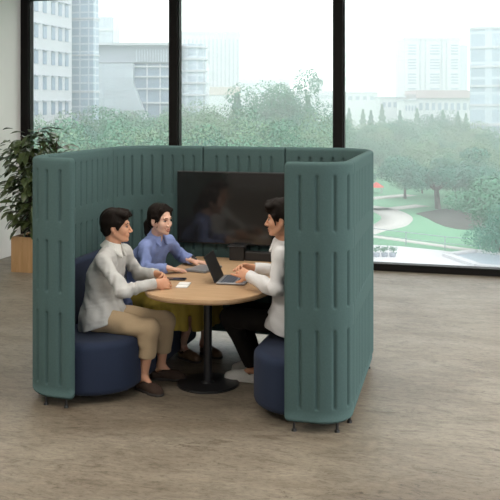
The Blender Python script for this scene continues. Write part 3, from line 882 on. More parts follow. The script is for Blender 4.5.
for y in (-1, 1): F.cap(w(.034, y * .074, .03), w(.022, y * .073, -.020), .012, .006, .01)
F.warp(wrinkles(41, .0035, 95)); F.mesh('hair', M['hair'], p1)
shirt(p1, 'shirt', M['shirt_grey'], J, .43, seed=11, girth=.93, tilt=.35)
collar(p1, M['collar_grey'], A3(J['N']) + A3((.004, 0, .008)), (.18, .02, 1), (1, .1, -.15), (-.08, 1, 0), .060)
trousers(p1, M['beige'], J, seed=21)
shoe(p1, M['suede'], M['soled'], (-2.385, 5.685, 0), (-2.155, 5.555, 0)); shoe(p1, M['suede'], M['soled'], (-2.375, 5.91, 0), (-2.115, 5.93, 0))

# ------------------------------------------------------------------ woman in the blue shirt (left sofa, far)
p2 = thing('person', 'woman with ponytail in blue shirt and mustard skirt, hands on the closed laptop', 'person', (0, 0, 0))
J = dict(P=(-2.63, 6.37, .54), C=(-2.59, 6.365, .77), N=(-2.505, 6.335, .972), SR=(-2.535, 6.185, .905), SL=(-2.455, 6.485, .905),
         ER=(-2.505, 6.11, .745), EL=(-2.405, 6.63, .772), WR=(-2.335, 6.135, .765), WL=(-2.265, 6.49, .768),
         HR=(-2.62, 6.28, .49), HL=(-2.62, 6.44, .49), KR=(-2.17, 6.25, .475), KL=(-2.10, 6.42, .475), AR=(-2.325, 6.45, .105), AL=(-2.20, 6.60, .105),
         TR=(-2.23, 6.395, .03), TL=(-2.105, 6.545, .03))
hf = frame((.90, -.36, -.08), (.08, -.04, 1)); hc = A3((-2.437, 6.262, 1.112))
body(p2, M['skin_b'], J, hc, hf, .95, [
    dict(wr=J['WR'], d=(.84, .50, -.12), b=(0, 0, 1), thumb=1, curl=(.10, .22, .15), s=.93, spread=.10),
    dict(wr=J['WL'], d=(.95, .18, -.14), b=(0, 0, 1), thumb=-1, curl=(.06, .2, .15), s=.93, spread=.12)], female=True, core=.07, neck_r=.040)
face_parts(hc, hf, .95, p2, smile=True, lip=M['lip'])
F = Field(hc - .24, hc + .2, .0042); w = hair_base(F, hc, hf, .96, 1.0)
F.ell(w(.108, 0, -.035), (.080, .10, .118), hf, .008, sub=True)
for y in (-1, 1): F.ell(w(.0, y * .088, -.030), (.022, .026, .034), hf, .006, sub=True)
F.clip(w(-.02, 0, -.082), -hf[2] + hf[0] * .7, k=.01)
for y in (-1, 1):                                                   # swept sides and a loose strand before each ear
    F.chain([w(.03, y * .012, .120), w(.052, y * .058, .082), w(.030, y * .076, .035), w(-.01, y * .080, .022)], [.012, .012, .011, .012], .012)
    F.chain([w(.046, y * .064, .060), w(.036, y * .072, .0), w(.030, y * .070, -.055)], [.007, .005, .0025], .006)
F.ell(w(-.112, 0, -.012), (.026, .028, .026), hf, .012)
F.chain([w(-.112, 0, -.012), w(-.138, 0, -.06), w(-.135, 0, -.13), w(-.118, .0, -.20)], [.024, .030, .026, .010], .01)
F.warp(wrinkles(43, .0022, 95)); F.mesh('hair', M['hair'], p2)
tie = Field(hc - .22, hc + .1, .004); tie.cap(w(-.118, 0, -.022), w(-.122, 0, -.030), .0265, k=.002); tie.mesh('hair_tie', M['strap'], p2)
shirt(p2, 'shirt', M['shirt_blue'], J, .46, girth=.90, seed=12, wr_amp=.0055)
collar(p2, M['shirt_blue'], A3(J['N']) + A3((.008, -.006, .008)), (.25, -.1, 1), (1, -.25, -.2), (.25, 1, 0), .053, open_=.55)
F = Field((-2.85, 6.0, .27), (-1.92, 6.72, .66), .006)
F.cap((-2.62, 6.27, .51), (-2.62, 6.45, .51), .105, k=.03); F.cap((-2.62, 6.36, .52), (-2.60, 6.36, .62), .125, .115, .03)
F.cap((-2.6, 6.26, .50), (-2.17, 6.23, .475), .105, .082, .03); F.cap((-2.6, 6.45, .50), (-2.10, 6.43, .475), .105, .082, .03)
F.cap((-2.45, 6.35, .50), (-2.12, 6.34, .475), .09, .078, .04)
for i, t in enumerate(np.linspace(0, 1, 8)):                        # hanging pleats before the knees
    kx = -2.155 + .06 * t; ky = 6.17 + .32 * t
    F.cap((kx + .035, ky, .49), (kx + .055 + .018 * (i % 2), ky - .012 + .02 * (i % 2), .27), .034, .040, .022)
for y in (6.15, 6.50):
    for q in range(5): F.cap((-2.22 - .07 * q, y + .02 * (q % 2) * (1 if y > 6.3 else -1), .475), (-2.20 - .07 * q, y + (.03 if y > 6.3 else -.02), .29 + .025 * q), .038, .030, .03)
F.warp(wrinkles(31, .005, 36)); F.clip((0, 0, .305), (0, 0, -1), k=.006)
F.mesh('skirt', M['mustard'], p2)
shoe(p2, M['brownleather'], M['soled'], (-2.355, 6.475, 0), (-2.155, 6.355, 0), wd=.036, low=.022, hole=.036); shoe(p2, M['brownleather'], M['soled'], (-2.225, 6.625, 0), (-2.03, 6.505, 0), wd=.036, low=.022, hole=.036)
wd_ = nrm(A3((.95, .18, -.14))); wp = A3(J['WL']) + wd_ * .012
Fw = Field(wp - .06, wp + .06, .0032); Fw.cap(wp - wd_ * .007, wp + wd_ * .007, .0285, k=.002, flat=((0, 0, 1), .82)); Fw.cap(wp + A3((0, 0, .022)), wp + A3((0, 0, .028)), .013, k=.003)
Fw.mesh('wristwatch', M['strap'], p2)

# ------------------------------------------------------------------ man in the white shirt (right sofa)
p3 = thing('person', 'man in white shirt and black trousers seated on the right sofa', 'person', (0, 0, 0))
J = dict(P=(-1.32, 5.87, .56), C=(-1.345, 5.87, .81), N=(-1.365, 5.82, 1.055), SL=(-1.345, 5.665, .985), SR=(-1.375, 6.02, .985),
         EL=(-1.365, 5.60, .765), ER=(-1.40, 6.10, .79), WL=(-1.59, 5.765, .815), WR=(-1.62, 6.00, .825),
         HL=(-1.33, 5.80, .50), HR=(-1.33, 5.98, .50), KL=(-1.775, 5.90, .487), KR=(-1.78, 6.14, .487), AL=(-1.635, 6.03, .105), AR=(-1.67, 6.25, .105),
         TL=(-1.76, 6.05, .035), TR=(-1.78, 6.26, .035), hemL=.125, hemR=.125)
hf = frame((-.985, -.10, -.06)); hc = A3((-1.368, 5.765, 1.215)); HS3 = .97
body(p3, M['skin_a'], J, hc, hf, HS3, [
    dict(wr=J['WL'], d=(-.88, .36, .20), b=(-.20, -.80, .45), thumb=1, curl=((.1, .1, .05), (.5, .9, .5), (.7, 1.0, .6), (.8, 1.0, .6)), tcurl=.3),
    dict(wr=J['WR'], d=(-.85, -.30, .22), b=(-.25, .6, .6), thumb=-1, curl=((.2, .5, .3), (.5, .8, .4), (.6, .9, .5), (.7, .9, .5)), tcurl=.3)], core=.08)
face_parts(hc, hf, HS3, p3, smile=True)
F = Field(hc - .2, hc + .2, .0042); w = hair_base(F, hc, hf, .98, 1.02)
F.ell(w(.105, 0, -.050), (.080, .13, .098), hf, .008, sub=True)
for y in (-1, 1): F.ell(w(.002, y * .088, -.030), (.026, .028, .040), hf, .006, sub=True)
F.clip(w(-.02, 0, -.080), -hf[2] + hf[0] * .5, k=.01)
F.ell(w(-.005, 0, .088), (.092, .074, .058), hf, .02)
for i, y in enumerate((-.062, -.042, -.02, 0, .02, .04, .058)):
    F.chain([w(.02, y * .9, .130 - abs(y) * .5), w(.080, y * 1.0, .112 - abs(y) * .4), w(.108 - abs(y) * .4, y * 1.1 - .008, .070 - .010 * (i % 2))], [.020, .019, .006], .012)
for y in (-1, 1): F.cap(w(.040, y * .075, .03), w(.030, y * .074, -.030), .012, .006, .01)
F.warp(wrinkles(47, .0035, 95)); F.mesh('hair', M['hair'], p3)
shirt(p3, 'shirt', M['shirt_white'], J, .43, seed=13, girth=.98, tilt=.3)
collar(p3, M['shirt_white'], A3(J['N']) + A3((-.004, 0, .006)), (-.12, -.1, 1), (-1, -.15, -.12), (.15, -1, 0), .056, .3, .026)
trousers(p3, M['blackcloth'], J, seed=23, sh=(.062, .052))
shoe(p3, M['sneaker'], M['solew'], (-1.60, 6.03, 0), (-1.86, 6.06, 0)); shoe(p3, M['sneaker'], M['solew'], (-1.60, 6.24, 0), (-1.865, 6.265, 0))
for p, x, y in ((p1, -2.5, 5.72), (p2, -2.45, 6.38), (p3, -1.5, 5.95)):      # each root stands under its figure
    p.location = (x, y, 0)
    for ch in p.children: ch.matrix_parent_inverse = Matrix.Translation((-x, -y, 0))
# ================================================================== the park and the city outside
GZ = -9.0
CA, SA = math.cos(R(15.4)), math.sin(R(15.4))
def far(bx, D, z=GZ):
    """a point D metres out along the view direction, bx = tangent bearing * 870 + 250"""
    c = (bx - 250) / 870 * D
    return (c * CA - D * SA, c * SA + D * CA, z)
def ground(bx, by, z=GZ): return far(bx, 870 * (1.99 - z) / (by - 105), z)
def hgt(by, D): return 1.99 - (by - 105) * D / 870

M['lawn'] = mat('park_lawn', (.120, .270, .165), .95, spec=.05, noise=(.12, (.165, .33, .21), .2))
M['path'] = mat('pale_path', (.48, .47, .45), .9, spec=.1, noise=(.4, (.43, .42, .40), .3))
M['plaza'] = mat('white_paving', (.56, .56, .58), .85, spec=.1, noise=(.5, (.52, .52, .54), .3))
M['poolw'] = mat('slate_blue_roof', (.30, .36, .42), .5, noise=(.8, (.25, .31, .37), .3))
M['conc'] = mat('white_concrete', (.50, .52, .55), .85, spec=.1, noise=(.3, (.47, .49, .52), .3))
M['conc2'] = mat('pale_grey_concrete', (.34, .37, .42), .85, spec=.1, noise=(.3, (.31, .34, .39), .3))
M['beigec'] = mat('pale_beige_cladding', (.42, .35, .31), .85, spec=.1, noise=(.3, (.39, .32, .28), .3))
M['pink'] = mat('pale_pinkish_roof', (.38, .30, .31), .85, spec=.1, noise=(.2, (.35, .27, .28), .3))
M['win'] = mat('blue_grey_window', (.24, .31, .40), .25, noise=(.5, (.16, .22, .30), .3))
M['red'] = mat('red_canvas', (.62, .06, .04), .8, noise=(2, (.55, .05, .035), .3))
def grid_mat(name, cell, line, sx, sz, lw=.02, rough=.3):
    """curtain wall: rows and columns of panels in the wall's own coordinates"""
    m = bpy.data.materials.new(name); m.use_nodes = True
    N = m.node_tree.nodes; L = m.node_tree.links; p = N['Principled BSDF']
    tc = N.new('ShaderNodeTexCoord'); sp = N.new('ShaderNodeSeparateXYZ'); L.new(tc.outputs['Object'], sp.inputs[0])
    ad = N.new('ShaderNodeMath'); ad.operation = 'ADD'; L.new(sp.outputs[0], ad.inputs[0]); L.new(sp.outputs[1], ad.inputs[1])
    cb = N.new('ShaderNodeCombineXYZ'); L.new(ad.outputs[0], cb.inputs[0]); L.new(sp.outputs[2], cb.inputs[1])
    b = N.new('ShaderNodeTexBrick'); b.offset = 0; b.inputs['Scale'].default_value = 1
    b.inputs['Brick Width'].default_value = sx; b.inputs['Row Height'].default_value = sz
    b.inputs['Mortar Size'].default_value = lw; b.inputs['Mortar Smooth'].default_value = .1
    b.inputs['Color1'].default_value = (*cell, 1); b.inputs['Color2'].default_value = (*[c * .86 for c in cell], 1); b.inputs['Mortar'].default_value = (*line, 1)
    L.new(cb.outputs[0], b.inputs[0]); L.new(b.outputs[0], p.inputs['Base Color']); p.inputs['Roughness'].default_value = rough
    return m
M['gridA'] = grid_mat('blue_curtain_wall', (.30, .39, .48), (.46, .51, .56), 1.1, .9, .10)
M['gridB'] = grid_mat('white_panel_wall', (.44, .49, .545), (.33, .39, .46), 1.5, 1.5, .04)
M['gridC'] = grid_mat('pale_glass_curve', (.38, .46, .54), (.48, .54, .60), 1.6, 2.6, .25)

struct(MB().box(-520, 420, YW + 2.2, 640, GZ - 1, GZ).build('floor_park', M['lawn']))
def strip(name, m, pts, w, z=.03):
    """ribbon along ground points"""
    P = [A3(p) for p in pts]; V, F = [], []
    Q = []
    for i in range(len(P) - 1):
        for t in np.linspace(0, 1, 6, endpoint=False):
            p0 = P[max(i - 1, 0)]; p1 = P[i]; p2 = P[i + 1]; p3 = P[min(i + 2, len(P) - 1)]
            Q.append(.5 * (2 * p1 + (p2 - p0) * t + (2 * p0 - 5 * p1 + 4 * p2 - p3) * t * t + (3 * p1 - p0 - 3 * p2 + p3) * t ** 3))
    Q.append(P[-1])
    for i, q in enumerate(Q):
        d = Q[min(i + 1, len(Q) - 1)] - Q[max(i - 1, 0)]; d[2] = 0; n_ = nrm((-d[1], d[0], 0))
        V += [q + n_ * w / 2 + A3((0, 0, z)), q - n_ * w / 2 + A3((0, 0, z)), q - n_ * w / 2 + A3((0, 0, -.2)), q + n_ * w / 2 + A3((0, 0, -.2))]
    for i in range(len(Q) - 1):
        for j in range(4): F.append((i * 4 + j, i * 4 + (j + 1) % 4, i * 4 + 4 + (j + 1) % 4, i * 4 + 4 + j))
    return mesh_np(name, V, F, m, None, False)
struct(strip('trim_path_curved', M['path'], [ground(350, 236), ground(372, 229), ground(390, 225), ground(397, 218), ground(388, 212), ground(372, 208), ground(350, 205)], 3.0))
struct(strip('trim_path_straight', M['path'], [ground(372, 210), ground(395, 208.5), ground(422, 205.5)], 2.0))
struct(strip('trim_path_upper', M['path'], [ground(340, 201), ground(372, 198.5), ground(410, 195)], 2.2))
struct(strip('trim_lawn_edge', M['path'], [ground(330, 232), ground(372, 236.5), ground(420, 243), ground(470, 250), ground(520, 255)], 1.0))
def plate(name, m, pts, z0, z1):
    return MB().prism([(p[0], p[1]) for p in pts], z0, z1).build(name, m)
struct(plate('floor_plaza', M['plaza'], [ground(300, 244), ground(372, 245.5), ground(400, 247), ground(440, 251), ground(475, 256), ground(520, 262), far(540, 30), far(280, 30)], GZ - .2, GZ + .06))
M['mulch'] = mat('dark_mulch', (.060, .060, .056), .95, spec=.05, noise=(.9, (.09, .088, .08), .3))  # shade under the spreading tree, painted as a dark patch on the lawn
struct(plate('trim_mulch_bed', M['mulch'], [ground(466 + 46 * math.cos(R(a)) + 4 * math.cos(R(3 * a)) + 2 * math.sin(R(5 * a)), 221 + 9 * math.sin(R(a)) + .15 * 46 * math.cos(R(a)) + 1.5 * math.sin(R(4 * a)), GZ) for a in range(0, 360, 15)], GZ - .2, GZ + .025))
rf = thing('flat_roof', 'slate blue flat roof with a white kerb below the window at right', 'roof', ground(470, 262))
RL = Matrix.Translation(-Vector(ground(470, 262)))
rp = [ground(446, 257), ground(476, 253.5), ground(510, 257), ground(520, 272), ground(478, 268)]
MB().prism([(p[0], p[1]) for p in rp], GZ + .0, GZ + .12).build('roof_slab', M['poolw'], rf, M=RL)
kb = MB()
for i in range(len(rp)):
    a, b = A3(rp[i]), A3(rp[(i + 1) % len(rp)]); d = nrm(b - a); n_ = A3((-d[1], d[0], 0)) * .3
    kb.prism([tuple((a - n_)[:2]), tuple((b - n_)[:2]), tuple((b + n_)[:2]), tuple((a + n_)[:2])], GZ + .05, GZ + .28)
kb.build('kerb', M['plaza'], rf, M=RL)

# ------------------------------------------------------------------ trees
def leafmat(name, c, c2): return mat(name, c, .75, spec=.15, noise=(.9, c2, .22))
M['lf0'] = leafmat('mid_green_leaves', (.125, .275, .180), (.065, .175, .11))
M['lf1'] = leafmat('yellowish_green_leaves', (.195, .305, .185), (.11, .21, .125))
M['lf2'] = leafmat('blue_green_leaves', (.080, .225, .165), (.04, .14, .10))
M['tbark'] = mat('grey_brown_trunk', (.10, .08, .07), .95, noise=(2, (.06, .05, .04), .3))
def foliage(name, m, parent, n_, shape, leaf, seed):
    r_ = random.Random(seed); V, F = [], []
    if shape == 'round':
        blobs = [(A3((r_.gauss(0, .17), r_.gauss(0, .17), .62 + r_.gauss(0, .13))), r_.uniform(.16, .27)) for _ in range(26)]
    elif shape == 'wide':
        blobs = [(A3((r_.gauss(0, .40), r_.gauss(0, .36), .64 + r_.gauss(0, .10))), r_.uniform(.17, .27)) for _ in range(24)]
    else:
        blobs = []
    for i in range(n_):
        if blobs:
            c, rad = blobs[r_.randrange(len(blobs))]
            v = nrm((r_.gauss(0, 1), r_.gauss(0, 1), r_.gauss(0, 1) * .9 + .15)); p = c + v * rad * r_.uniform(.72, 1.04) * A3((1, 1, .8))
        else:
            t = r_.random() ** 1.5; z = .10 + .9 * t; a = r_.uniform(0, 6.283)
            rad = .20 * (1 - t) ** 1.0 * (.75 + .25 * math.sin(z * 60)) * r_.uniform(.55, 1.05) + .008
            p = A3((rad * math.cos(a), rad * math.sin(a), z - rad * .25)); v = nrm((math.cos(a), math.sin(a), .5))
        nn = nrm(v + A3((r_.gauss(0, .45), r_.gauss(0, .45), r_.gauss(0, .45) + .35)))
        t1 = nrm(np.cross(nn, A3((r_.gauss(0, 1), r_.gauss(0, 1), r_.gauss(0, 1))))); t2 = np.cross(nn, t1)
        s_ = leaf * r_.uniform(.6, 1.3); b = len(V)
        V += [p - t1 * s_, p + t2 * s_ * .62 + nn * s_ * .2, p + t1 * s_, p - t2 * s_ * .62 + nn * s_ * .15]
        F.append((b, b + 1, b + 2, b + 3))
    return mesh_np(name, V, F, m, parent, False)
def trunk(parent, h, r0, seed, br=5):
    r_ = random.Random(seed); F_ = MB(); p = A3((0, 0, -.02)); q = A3((r_.uniform(-.03, .03), r_.uniform(-.03, .03), h))
    F_.cyl(p, q, r0, r0 * .7, n=9)
    for i in range(br):
        a = i * 6.283 / br + r_.uniform(-.4, .4); e = q + A3((math.cos(a) * .26, math.sin(a) * .26, .2 + r_.uniform(0, .12))); F_.cyl(q - A3((0, 0, .02)), e, r0 * .55, r0 * .2, n=7)
    return F_.build('trunk', M['tbark'], parent, smooth=True)
protos = {}
def proto(kind, mk, seed):
    key = (kind, mk, seed)
    o = thing('tree', '', 'tree')
    if kind == 'conifer':
        foliage('foliage', M[mk], o, 6000, 'cone', .010, seed); MB().cyl((0, 0, -.02), (0, 0, .55), .018, .008, n=8).build('trunk', M['tbark'], o, smooth=True)
    elif kind == 'wide':
        foliage('foliage', M[mk], o, 22000, 'wide', .0135, seed); trunk(o, .36, .040, seed, 7)
    else:
        foliage('foliage', M[mk], o, 15000, 'round', .0135, seed); trunk(o, .34, .032, seed)
    protos[key] = [o, False]
    return key
def plant(key, bx, D, top, width=None, label='', group=None, name=None):
    """width in metres scales the crown; height follows from the top"""
    h = hgt(top, D) - GZ
    nat = {'conifer': .40, 'wide': 1.45, 'round': .82}[key[0]]
    sw = (width or h * nat) / nat
    o, used = protos[key]
    loc = far(bx, D, GZ)
    rz = rng.uniform(0, 6.28)
    if not used: protos[key][1] = True; o.location = loc; o.rotation_euler = (0, 0, rz); o.scale = (sw, sw, h)
    else: o = copy_tree(o, loc, rz, (sw, sw, h))
    if 'group' in o.keys(): del o['group']
    tag(o, label, 'tree', group); o.name = name or 'tree'
    return o
RK = [proto('round', 'lf0', 1), proto('round', 'lf1', 2), proto('round', 'lf2', 3), proto('round', 'lf0', 4), proto('round', 'lf2', 5)]
CK = [proto('conifer', 'lf2', 6), proto('conifer', 'lf0', 7)]
WK = proto('wide', 'lf2', 8)
# single trees one can point to
plant(WK, 438, 92, 156, 12.5, 'big spreading dark tree on the lawn, bare trunk standing in its own shade')
plant(RK[4], 470, 96, 166, 8.0, 'second dark tree on the lawn, right beside the big spreading tree')
plant(RK[0], 515, 64, 172, 7.5, 'round light green tree cut by the right edge, in front of the spreading tree')
plant(RK[4], 503, 56, 214, 3.6, 'low rounded bush at the right edge above the flat roof', name='bush')
plant(CK[0], 237, 118, 93, 7.6, 'dark pointed conifer in front of the pale striped tower', name='conifer')
plant(CK[1], 308, 122, 95, 7.2, 'pointed conifer just left of the middle-right window post', name='conifer')
plant(RK[3], 276, 116, 82, 9.2, 'tallest broad tree in the middle window bay, between two pointed conifers')
plant(RK[2], 296, 120, 97, 8.0, 'slimmer tree leaning on the right flank of the tallest broad tree')
G1 = ('broadleaf tree in the dense woods behind the booth, below the office buildings', 'woods behind the booth')
G2 = ('broadleaf tree in the woods beyond the lawn, behind the spreading tree', 'woods beyond the lawn')
G3 = ('small upright tree in the hazy row in front of the far white houses', 'hazy row of upright trees')
r2 = random.Random(5)
for D, y0, step, xa, xb in ((62, 140, 15, 30, 300), (76, 128, 14, 28, 304), (94, 119, 13, 28, 312), (118, 113, 13, 30, 325)):
    x = xa
    while x < xb:
        yy = y0 + r2.uniform(-6, 6) + (4 if D > 90 and 110 < x < 170 else 0)
        if not (228 < x < 318 and D > 110):
            plant(RK[r2.choice((0, 1, 2, 3, 0, 1))], x, D + r2.uniform(-4, 4), yy, (hgt(yy, D) - GZ) * r2.uniform(.62, .8), *G1)
        x += step * r2.uniform(.85, 1.2)
for D, y0, step, xa, xb in ((104, 158, 17, 405, 525), (118, 147, 15, 352, 525), (134, 141, 13, 352, 525), (146, 130, 13, 352, 520), (165, 121, 13, 350, 520)):
    x = xa
    while x < xb:
        yy = y0 + r2.uniform(-6, 6)
        if not (x < 405 and D < 130):
            plant(RK[r2.choice((0, 1, 3, 0, 4, 1))], x, D + r2.uniform(-5, 5), yy, (hgt(yy, D) - GZ) * r2.uniform(.75, .95), *G2)
        x += step * r2.uniform(.85, 1.2)
for x, D, yy in ((545, 104, 150), (585, 112, 140), (625, 118, 146), (560, 140, 128), (605, 146, 126), (650, 130, 136), (690, 118, 142), (735, 126, 138), (680, 152, 126)):
    plant(RK[r2.choice((0, 1, 3, 4))], x, D, yy, (hgt(yy, D) - GZ) * .9, *G2)
for x, D, yy in ((10, 70, 132), (-20, 64, 138), (-55, 72, 130)):
    plant(RK[r2.choice((0, 2, 3))], x, D, yy, (hgt(yy, D) - GZ) * .75, *G1)
for i, (x, y, D) in enumerate(((349, 108, 190), (363, 109, 188), (371, 110, 185), (382, 104, 186), (400, 110, 190), (417, 108, 195), (432, 114, 195), (443, 110, 192), (458, 111, 195), (466, 113, 190))):
    plant(CK[i % 2], x, D, y, 5.5, *G3)

# three potted shrubs on the white plaza
for i, x in enumerate((376.5, 384.5, 392.5)):
    g0 = ground(x, 257.5)
    o = thing('potted_shrub', '%s of the three potted shrubs on the white plaza below the window' % ('leftmost', 'middle', 'rightmost')[i], 'shrub', (g0[0], g0[1], GZ + .06), 0, 'potted shrubs on the plaza')
    MB().cyl((0, 0, 0), (0, 0, .28), .20, .26, n=16).build('pot', M['conc2'], o, smooth=True)
    f = foliage('foliage', M['lf0'], o, 160, 'round', .07, 60 + i)
    f.scale = (.85, .85, .75); f.location = (0, 0, .05)
# red canopy at the edge of the lawn, railing in front of it
g0 = ground(376.5, 193)
o = thing('canopy', 'small red canopy at the lawn edge beside the upper path', 'canopy', g0)
MB().cyl((0, 0, .75), (0, 0, 1.35), 1.0, .08, n=8).build('roof', M['red'], o)
for sx_ in (-1, 1):
    for sy_ in (-1, 1): MB().cyl((sx_ * .62, sy_ * .62, 0), (sx_ * .62, sy_ * .62, .86), .04, n=8).build('post', M['conc'], o)
g0 = ground(440, 250)
o = thing('railing', 'thin grey railing along the lawn edge above the flat roof', 'railing', g0)
ra = MB(); pts = [A3(ground(x, y)) - A3(g0) for x, y in ((330, 236), (372, 240.5), (406, 245), (445, 250), (480, 253), (520, 258))]
for a, b in zip(pts, pts[1:]): ra.cyl(a + A3((0, 0, 1.0)), b + A3((0, 0, 1.0)), .03, n=6).cyl(a + A3((0, 0, .5)), b + A3((0, 0, .5)), .02, n=6)
ra.build('rail', M['conc2'], o)
for p in pts: MB().cyl(p, p + A3((0, 0, 1.05)), .04, n=6).build('post', M['conc2'], o)

# ------------------------------------------------------------------ buildings
def building(name, label, bx0, bx1, ytop, D, depth, m, rz=15.4, cat='building'):
    w_ = (bx1 - bx0) / 870 * D; top = hgt(ytop, D) - GZ
    o = thing(name, label, cat, far((bx0 + bx1) / 2, D), R(rz))
    MB().box(-w_ / 2, w_ / 2, 0, depth, 0, top).build('wall', m, o)
    return o, w_, top
# white office block receding along the left window bay
wb = thing('office_block', 'white office block with rows of small windows at far left', 'building', (-45, 80, GZ))
MB().box(-30, 0, -22, 8.4, 0, 36).build('wall', M['conc'], wb)
for zt in (2.3, 4.95, 7.6, 10.3, 13.0, 15.7):
    for bx in (28, 36, 44.5, 53, 60, 66.4):
        a = math.atan((bx - 250) / 870) - R(15.4); Y = 45 / math.tan(-a) - 80
        f = MB().box(-.02, .08, Y - .36, Y + .36, zt - GZ - 1.35, zt - GZ).build('window', M['win'], wb)
        MB().box(-.02, .30, Y - .5, Y + .5, zt - GZ + .05, zt - GZ + .16).build('sunshade', M['conc2'], f)
gt = thing('glass_tower', 'pale blue glass tower right behind the white office block', 'building', (-47.5, 91, GZ))
MB().box(-9, 3.9, 0, 1.4, 0, 30).build('curtain_wall', M['gridA'], gt)
for k_ in range(6): MB().box(-9.1, 4.0, -.1, 1.5, 4 + 4.2 * k_, 4.2 + 4.2 * k_).build('floor_band', M['conc'], gt)
o, w_, top = building('block', 'narrow pale block just right of the blue glass tower, above the angular hall', 96, 113, 17, 160, 8, M['gridB'])
for k_ in range(5): MB().box(-w_ / 2 - .1, w_ / 2 + .1, -.15, .2, top - 2.6 - 3 * k_, top - 2.2 - 3 * k_).build('floor_band', M['conc'], o)
# hall with the slanted white wall and dark glazing
hall, w_, top = building('hall', 'angular white and grey hall with a slanted wall in left window bay', 97, 205, 62, 132, 14, M['gridB'])
u = lambda bx: (bx - 151) / 870 * 132
zz = lambda y: hgt(y, 132) - GZ
MB().box(u(97), u(181), -1.2, 15, zz(63), zz(46)).build('roof_storey', M['conc2'], hall)
MB().box(u(95), u(183), -2.2, 16, zz(46), zz(43.5)).build('roof_slab', M['conc'], hall)
for k_ in range(16): MB().box(u(137 + k_ * 2.7), u(138.2 + k_ * 2.7), -1.32, -1.2, zz(62), zz(50)).build('fin', M['gridB'], hall)
MB().box(u(134), u(181), -.6, 0, zz(130), zz(64)).build('glazing', M['win'], hall)
for y in (66, 76, 88, 102): MB().box(u(134), u(181), -1.0, -.5, zz(y + 1.6), zz(y)).build('glazing_band', M['conc'], hall)
for bx in (147, 160, 172): MB().box(u(bx), u(bx) + .18, -.8, -.5, zz(125), zz(64)).build('mullion', M['conc'], hall)
sw = MB()
b_ = bmesh.new()
pr = [(u(96), zz(64)), (u(135), zz(64)), (u(135), zz(83)), (u(150), zz(122)), (u(150), 0), (u(96), 0)]
vs = [b_.verts.new((p[0], -2.2, p[1])) for p in pr]; f_ = b_.faces.new(vs)
ex = bmesh.ops.extrude_face_region(b_, geom=[f_])
for v in [g for g in ex['geom'] if isinstance(g, bmesh.types.BMVert)]: v.co.y = -.2
bmesh.ops.recalc_face_normals(b_, faces=b_.faces[:]); sw._merge(b_)
sw.build('slanted_wall', M['gridB'], hall)
cyl_c = u(193)
MB().cyl((cyl_c, 1.2, 0), (cyl_c, 1.2, zz(44)), u(206) - cyl_c, n=28).build('round_end', M['gridC'], hall, smooth=True)
for y in (46, 58, 70, 82, 94, 106, 118): MB().cyl((cyl_c, 1.2, zz(y + 2)), (cyl_c, 1.2, zz(y)), u(207.5) - cyl_c, n=28).build('round_band', M['conc'], hall, smooth=True)
# pale striped tower
tw, w_, top = building('tower', 'hazy white tower with vertical stripes above the middle window bay trees', 178, 239, 33, 250, 20, M['conc'])
zt_ = lambda y, D: hgt(y, D) - GZ
for k_ in range(15): MB().box(-w_ / 2 + .5 + k_ * w_ / 15, -w_ / 2 + .98 + k_ * w_ / 15, -.12, 0, zt_(86, 250), zt_(39, 250)).build('stripe', M['conc2'], tw)
MB().box(-w_ / 2 - .3, w_ / 2 + .3, -1, 20.5, zt_(95, 250), zt_(87, 250)).build('podium', M['beigec'], tw)
MB().box(-w_ / 2 - .2, w_ / 2 + .2, -.3, 20.2, top - .2, top + .5).build('parapet', M['conc'], tw)
# white low hall under the tower, far silhouettes
building('low_block', 'low white block at the foot of the striped tower', 196, 262, 96, 215, 10, M['conc'])
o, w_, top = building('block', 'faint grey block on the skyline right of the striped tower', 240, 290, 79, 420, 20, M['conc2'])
for k_ in range(4): MB().box(-w_ / 2, w_ / 2, -.2, 0, top - 3 - k_ * 3.6, top - 1.8 - k_ * 3.6).build('window_band', M['win'], o)
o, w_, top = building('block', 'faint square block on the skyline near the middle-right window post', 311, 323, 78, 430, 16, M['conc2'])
for k_ in range(3): MB().box(-w_ / 2 + .6, w_ / 2 - .6, -.2, 0, top - 3 - k_ * 4, top - 1.6 - k_ * 4).build('window_band', M['win'], o)
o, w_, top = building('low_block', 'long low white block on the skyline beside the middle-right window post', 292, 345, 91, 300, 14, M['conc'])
for k_ in range(2): MB().box(-w_ / 2 + 1, w_ / 2 - 1, -.2, 0, top - 2.6 - k_ * 3.2, top - 1.4 - k_ * 3.2).build('window_band', M['conc2'], o)
# apartment tower at right
ap, w_, top = building('apartment_tower', 'hazy white apartment tower with columns of balconies in right window bay', 405, 460, 38.5, 255, 16, M['conc'])
v_ = lambda bx: (bx - 432.5) / 870 * 255
for a, b in ((408, 416), (430, 439.5), (451, 458)):
    for k_ in range(16):
        if k_ % 5 == 4: continue
        MB().box(v_(a), v_(b), -.15, 0, zt_(46 + k_ * 2.9, 255), zt_(44.6 + k_ * 2.9, 255)).build('window', M['win'], ap)
for a, b in ((419.5, 421), (425, 426), (441, 442.5), (446, 447)): MB().box(v_(a), v_(b), -.35, 0, 0, top - .4).build('pier', M['conc2'], ap)
MB().box(v_(405), v_(462), -.4, 16.4, top - .3, top + .35).build('parapet', M['conc'], ap)
MB().cyl((v_(408), 5, top), (v_(408), 5, top + 2.6), .12, n=8).build('mast', M['conc2'], ap)
MB().box(v_(458), v_(471), 4, 14, 0, zt_(44, 255)).build('stair_wing', M['gridB'], ap)
lb, w_, top = building('long_hall', 'long low hall with pinkish sloping roof under the apartment tower', 416, 474, 94, 215, 16, M['conc'])
MB().prism([(-w_ / 2, -1), (w_ / 2, -1), (w_ / 2, 16), (-w_ / 2, 16)], top - 1.0, top + .9).build('roof', M['pink'], lb)
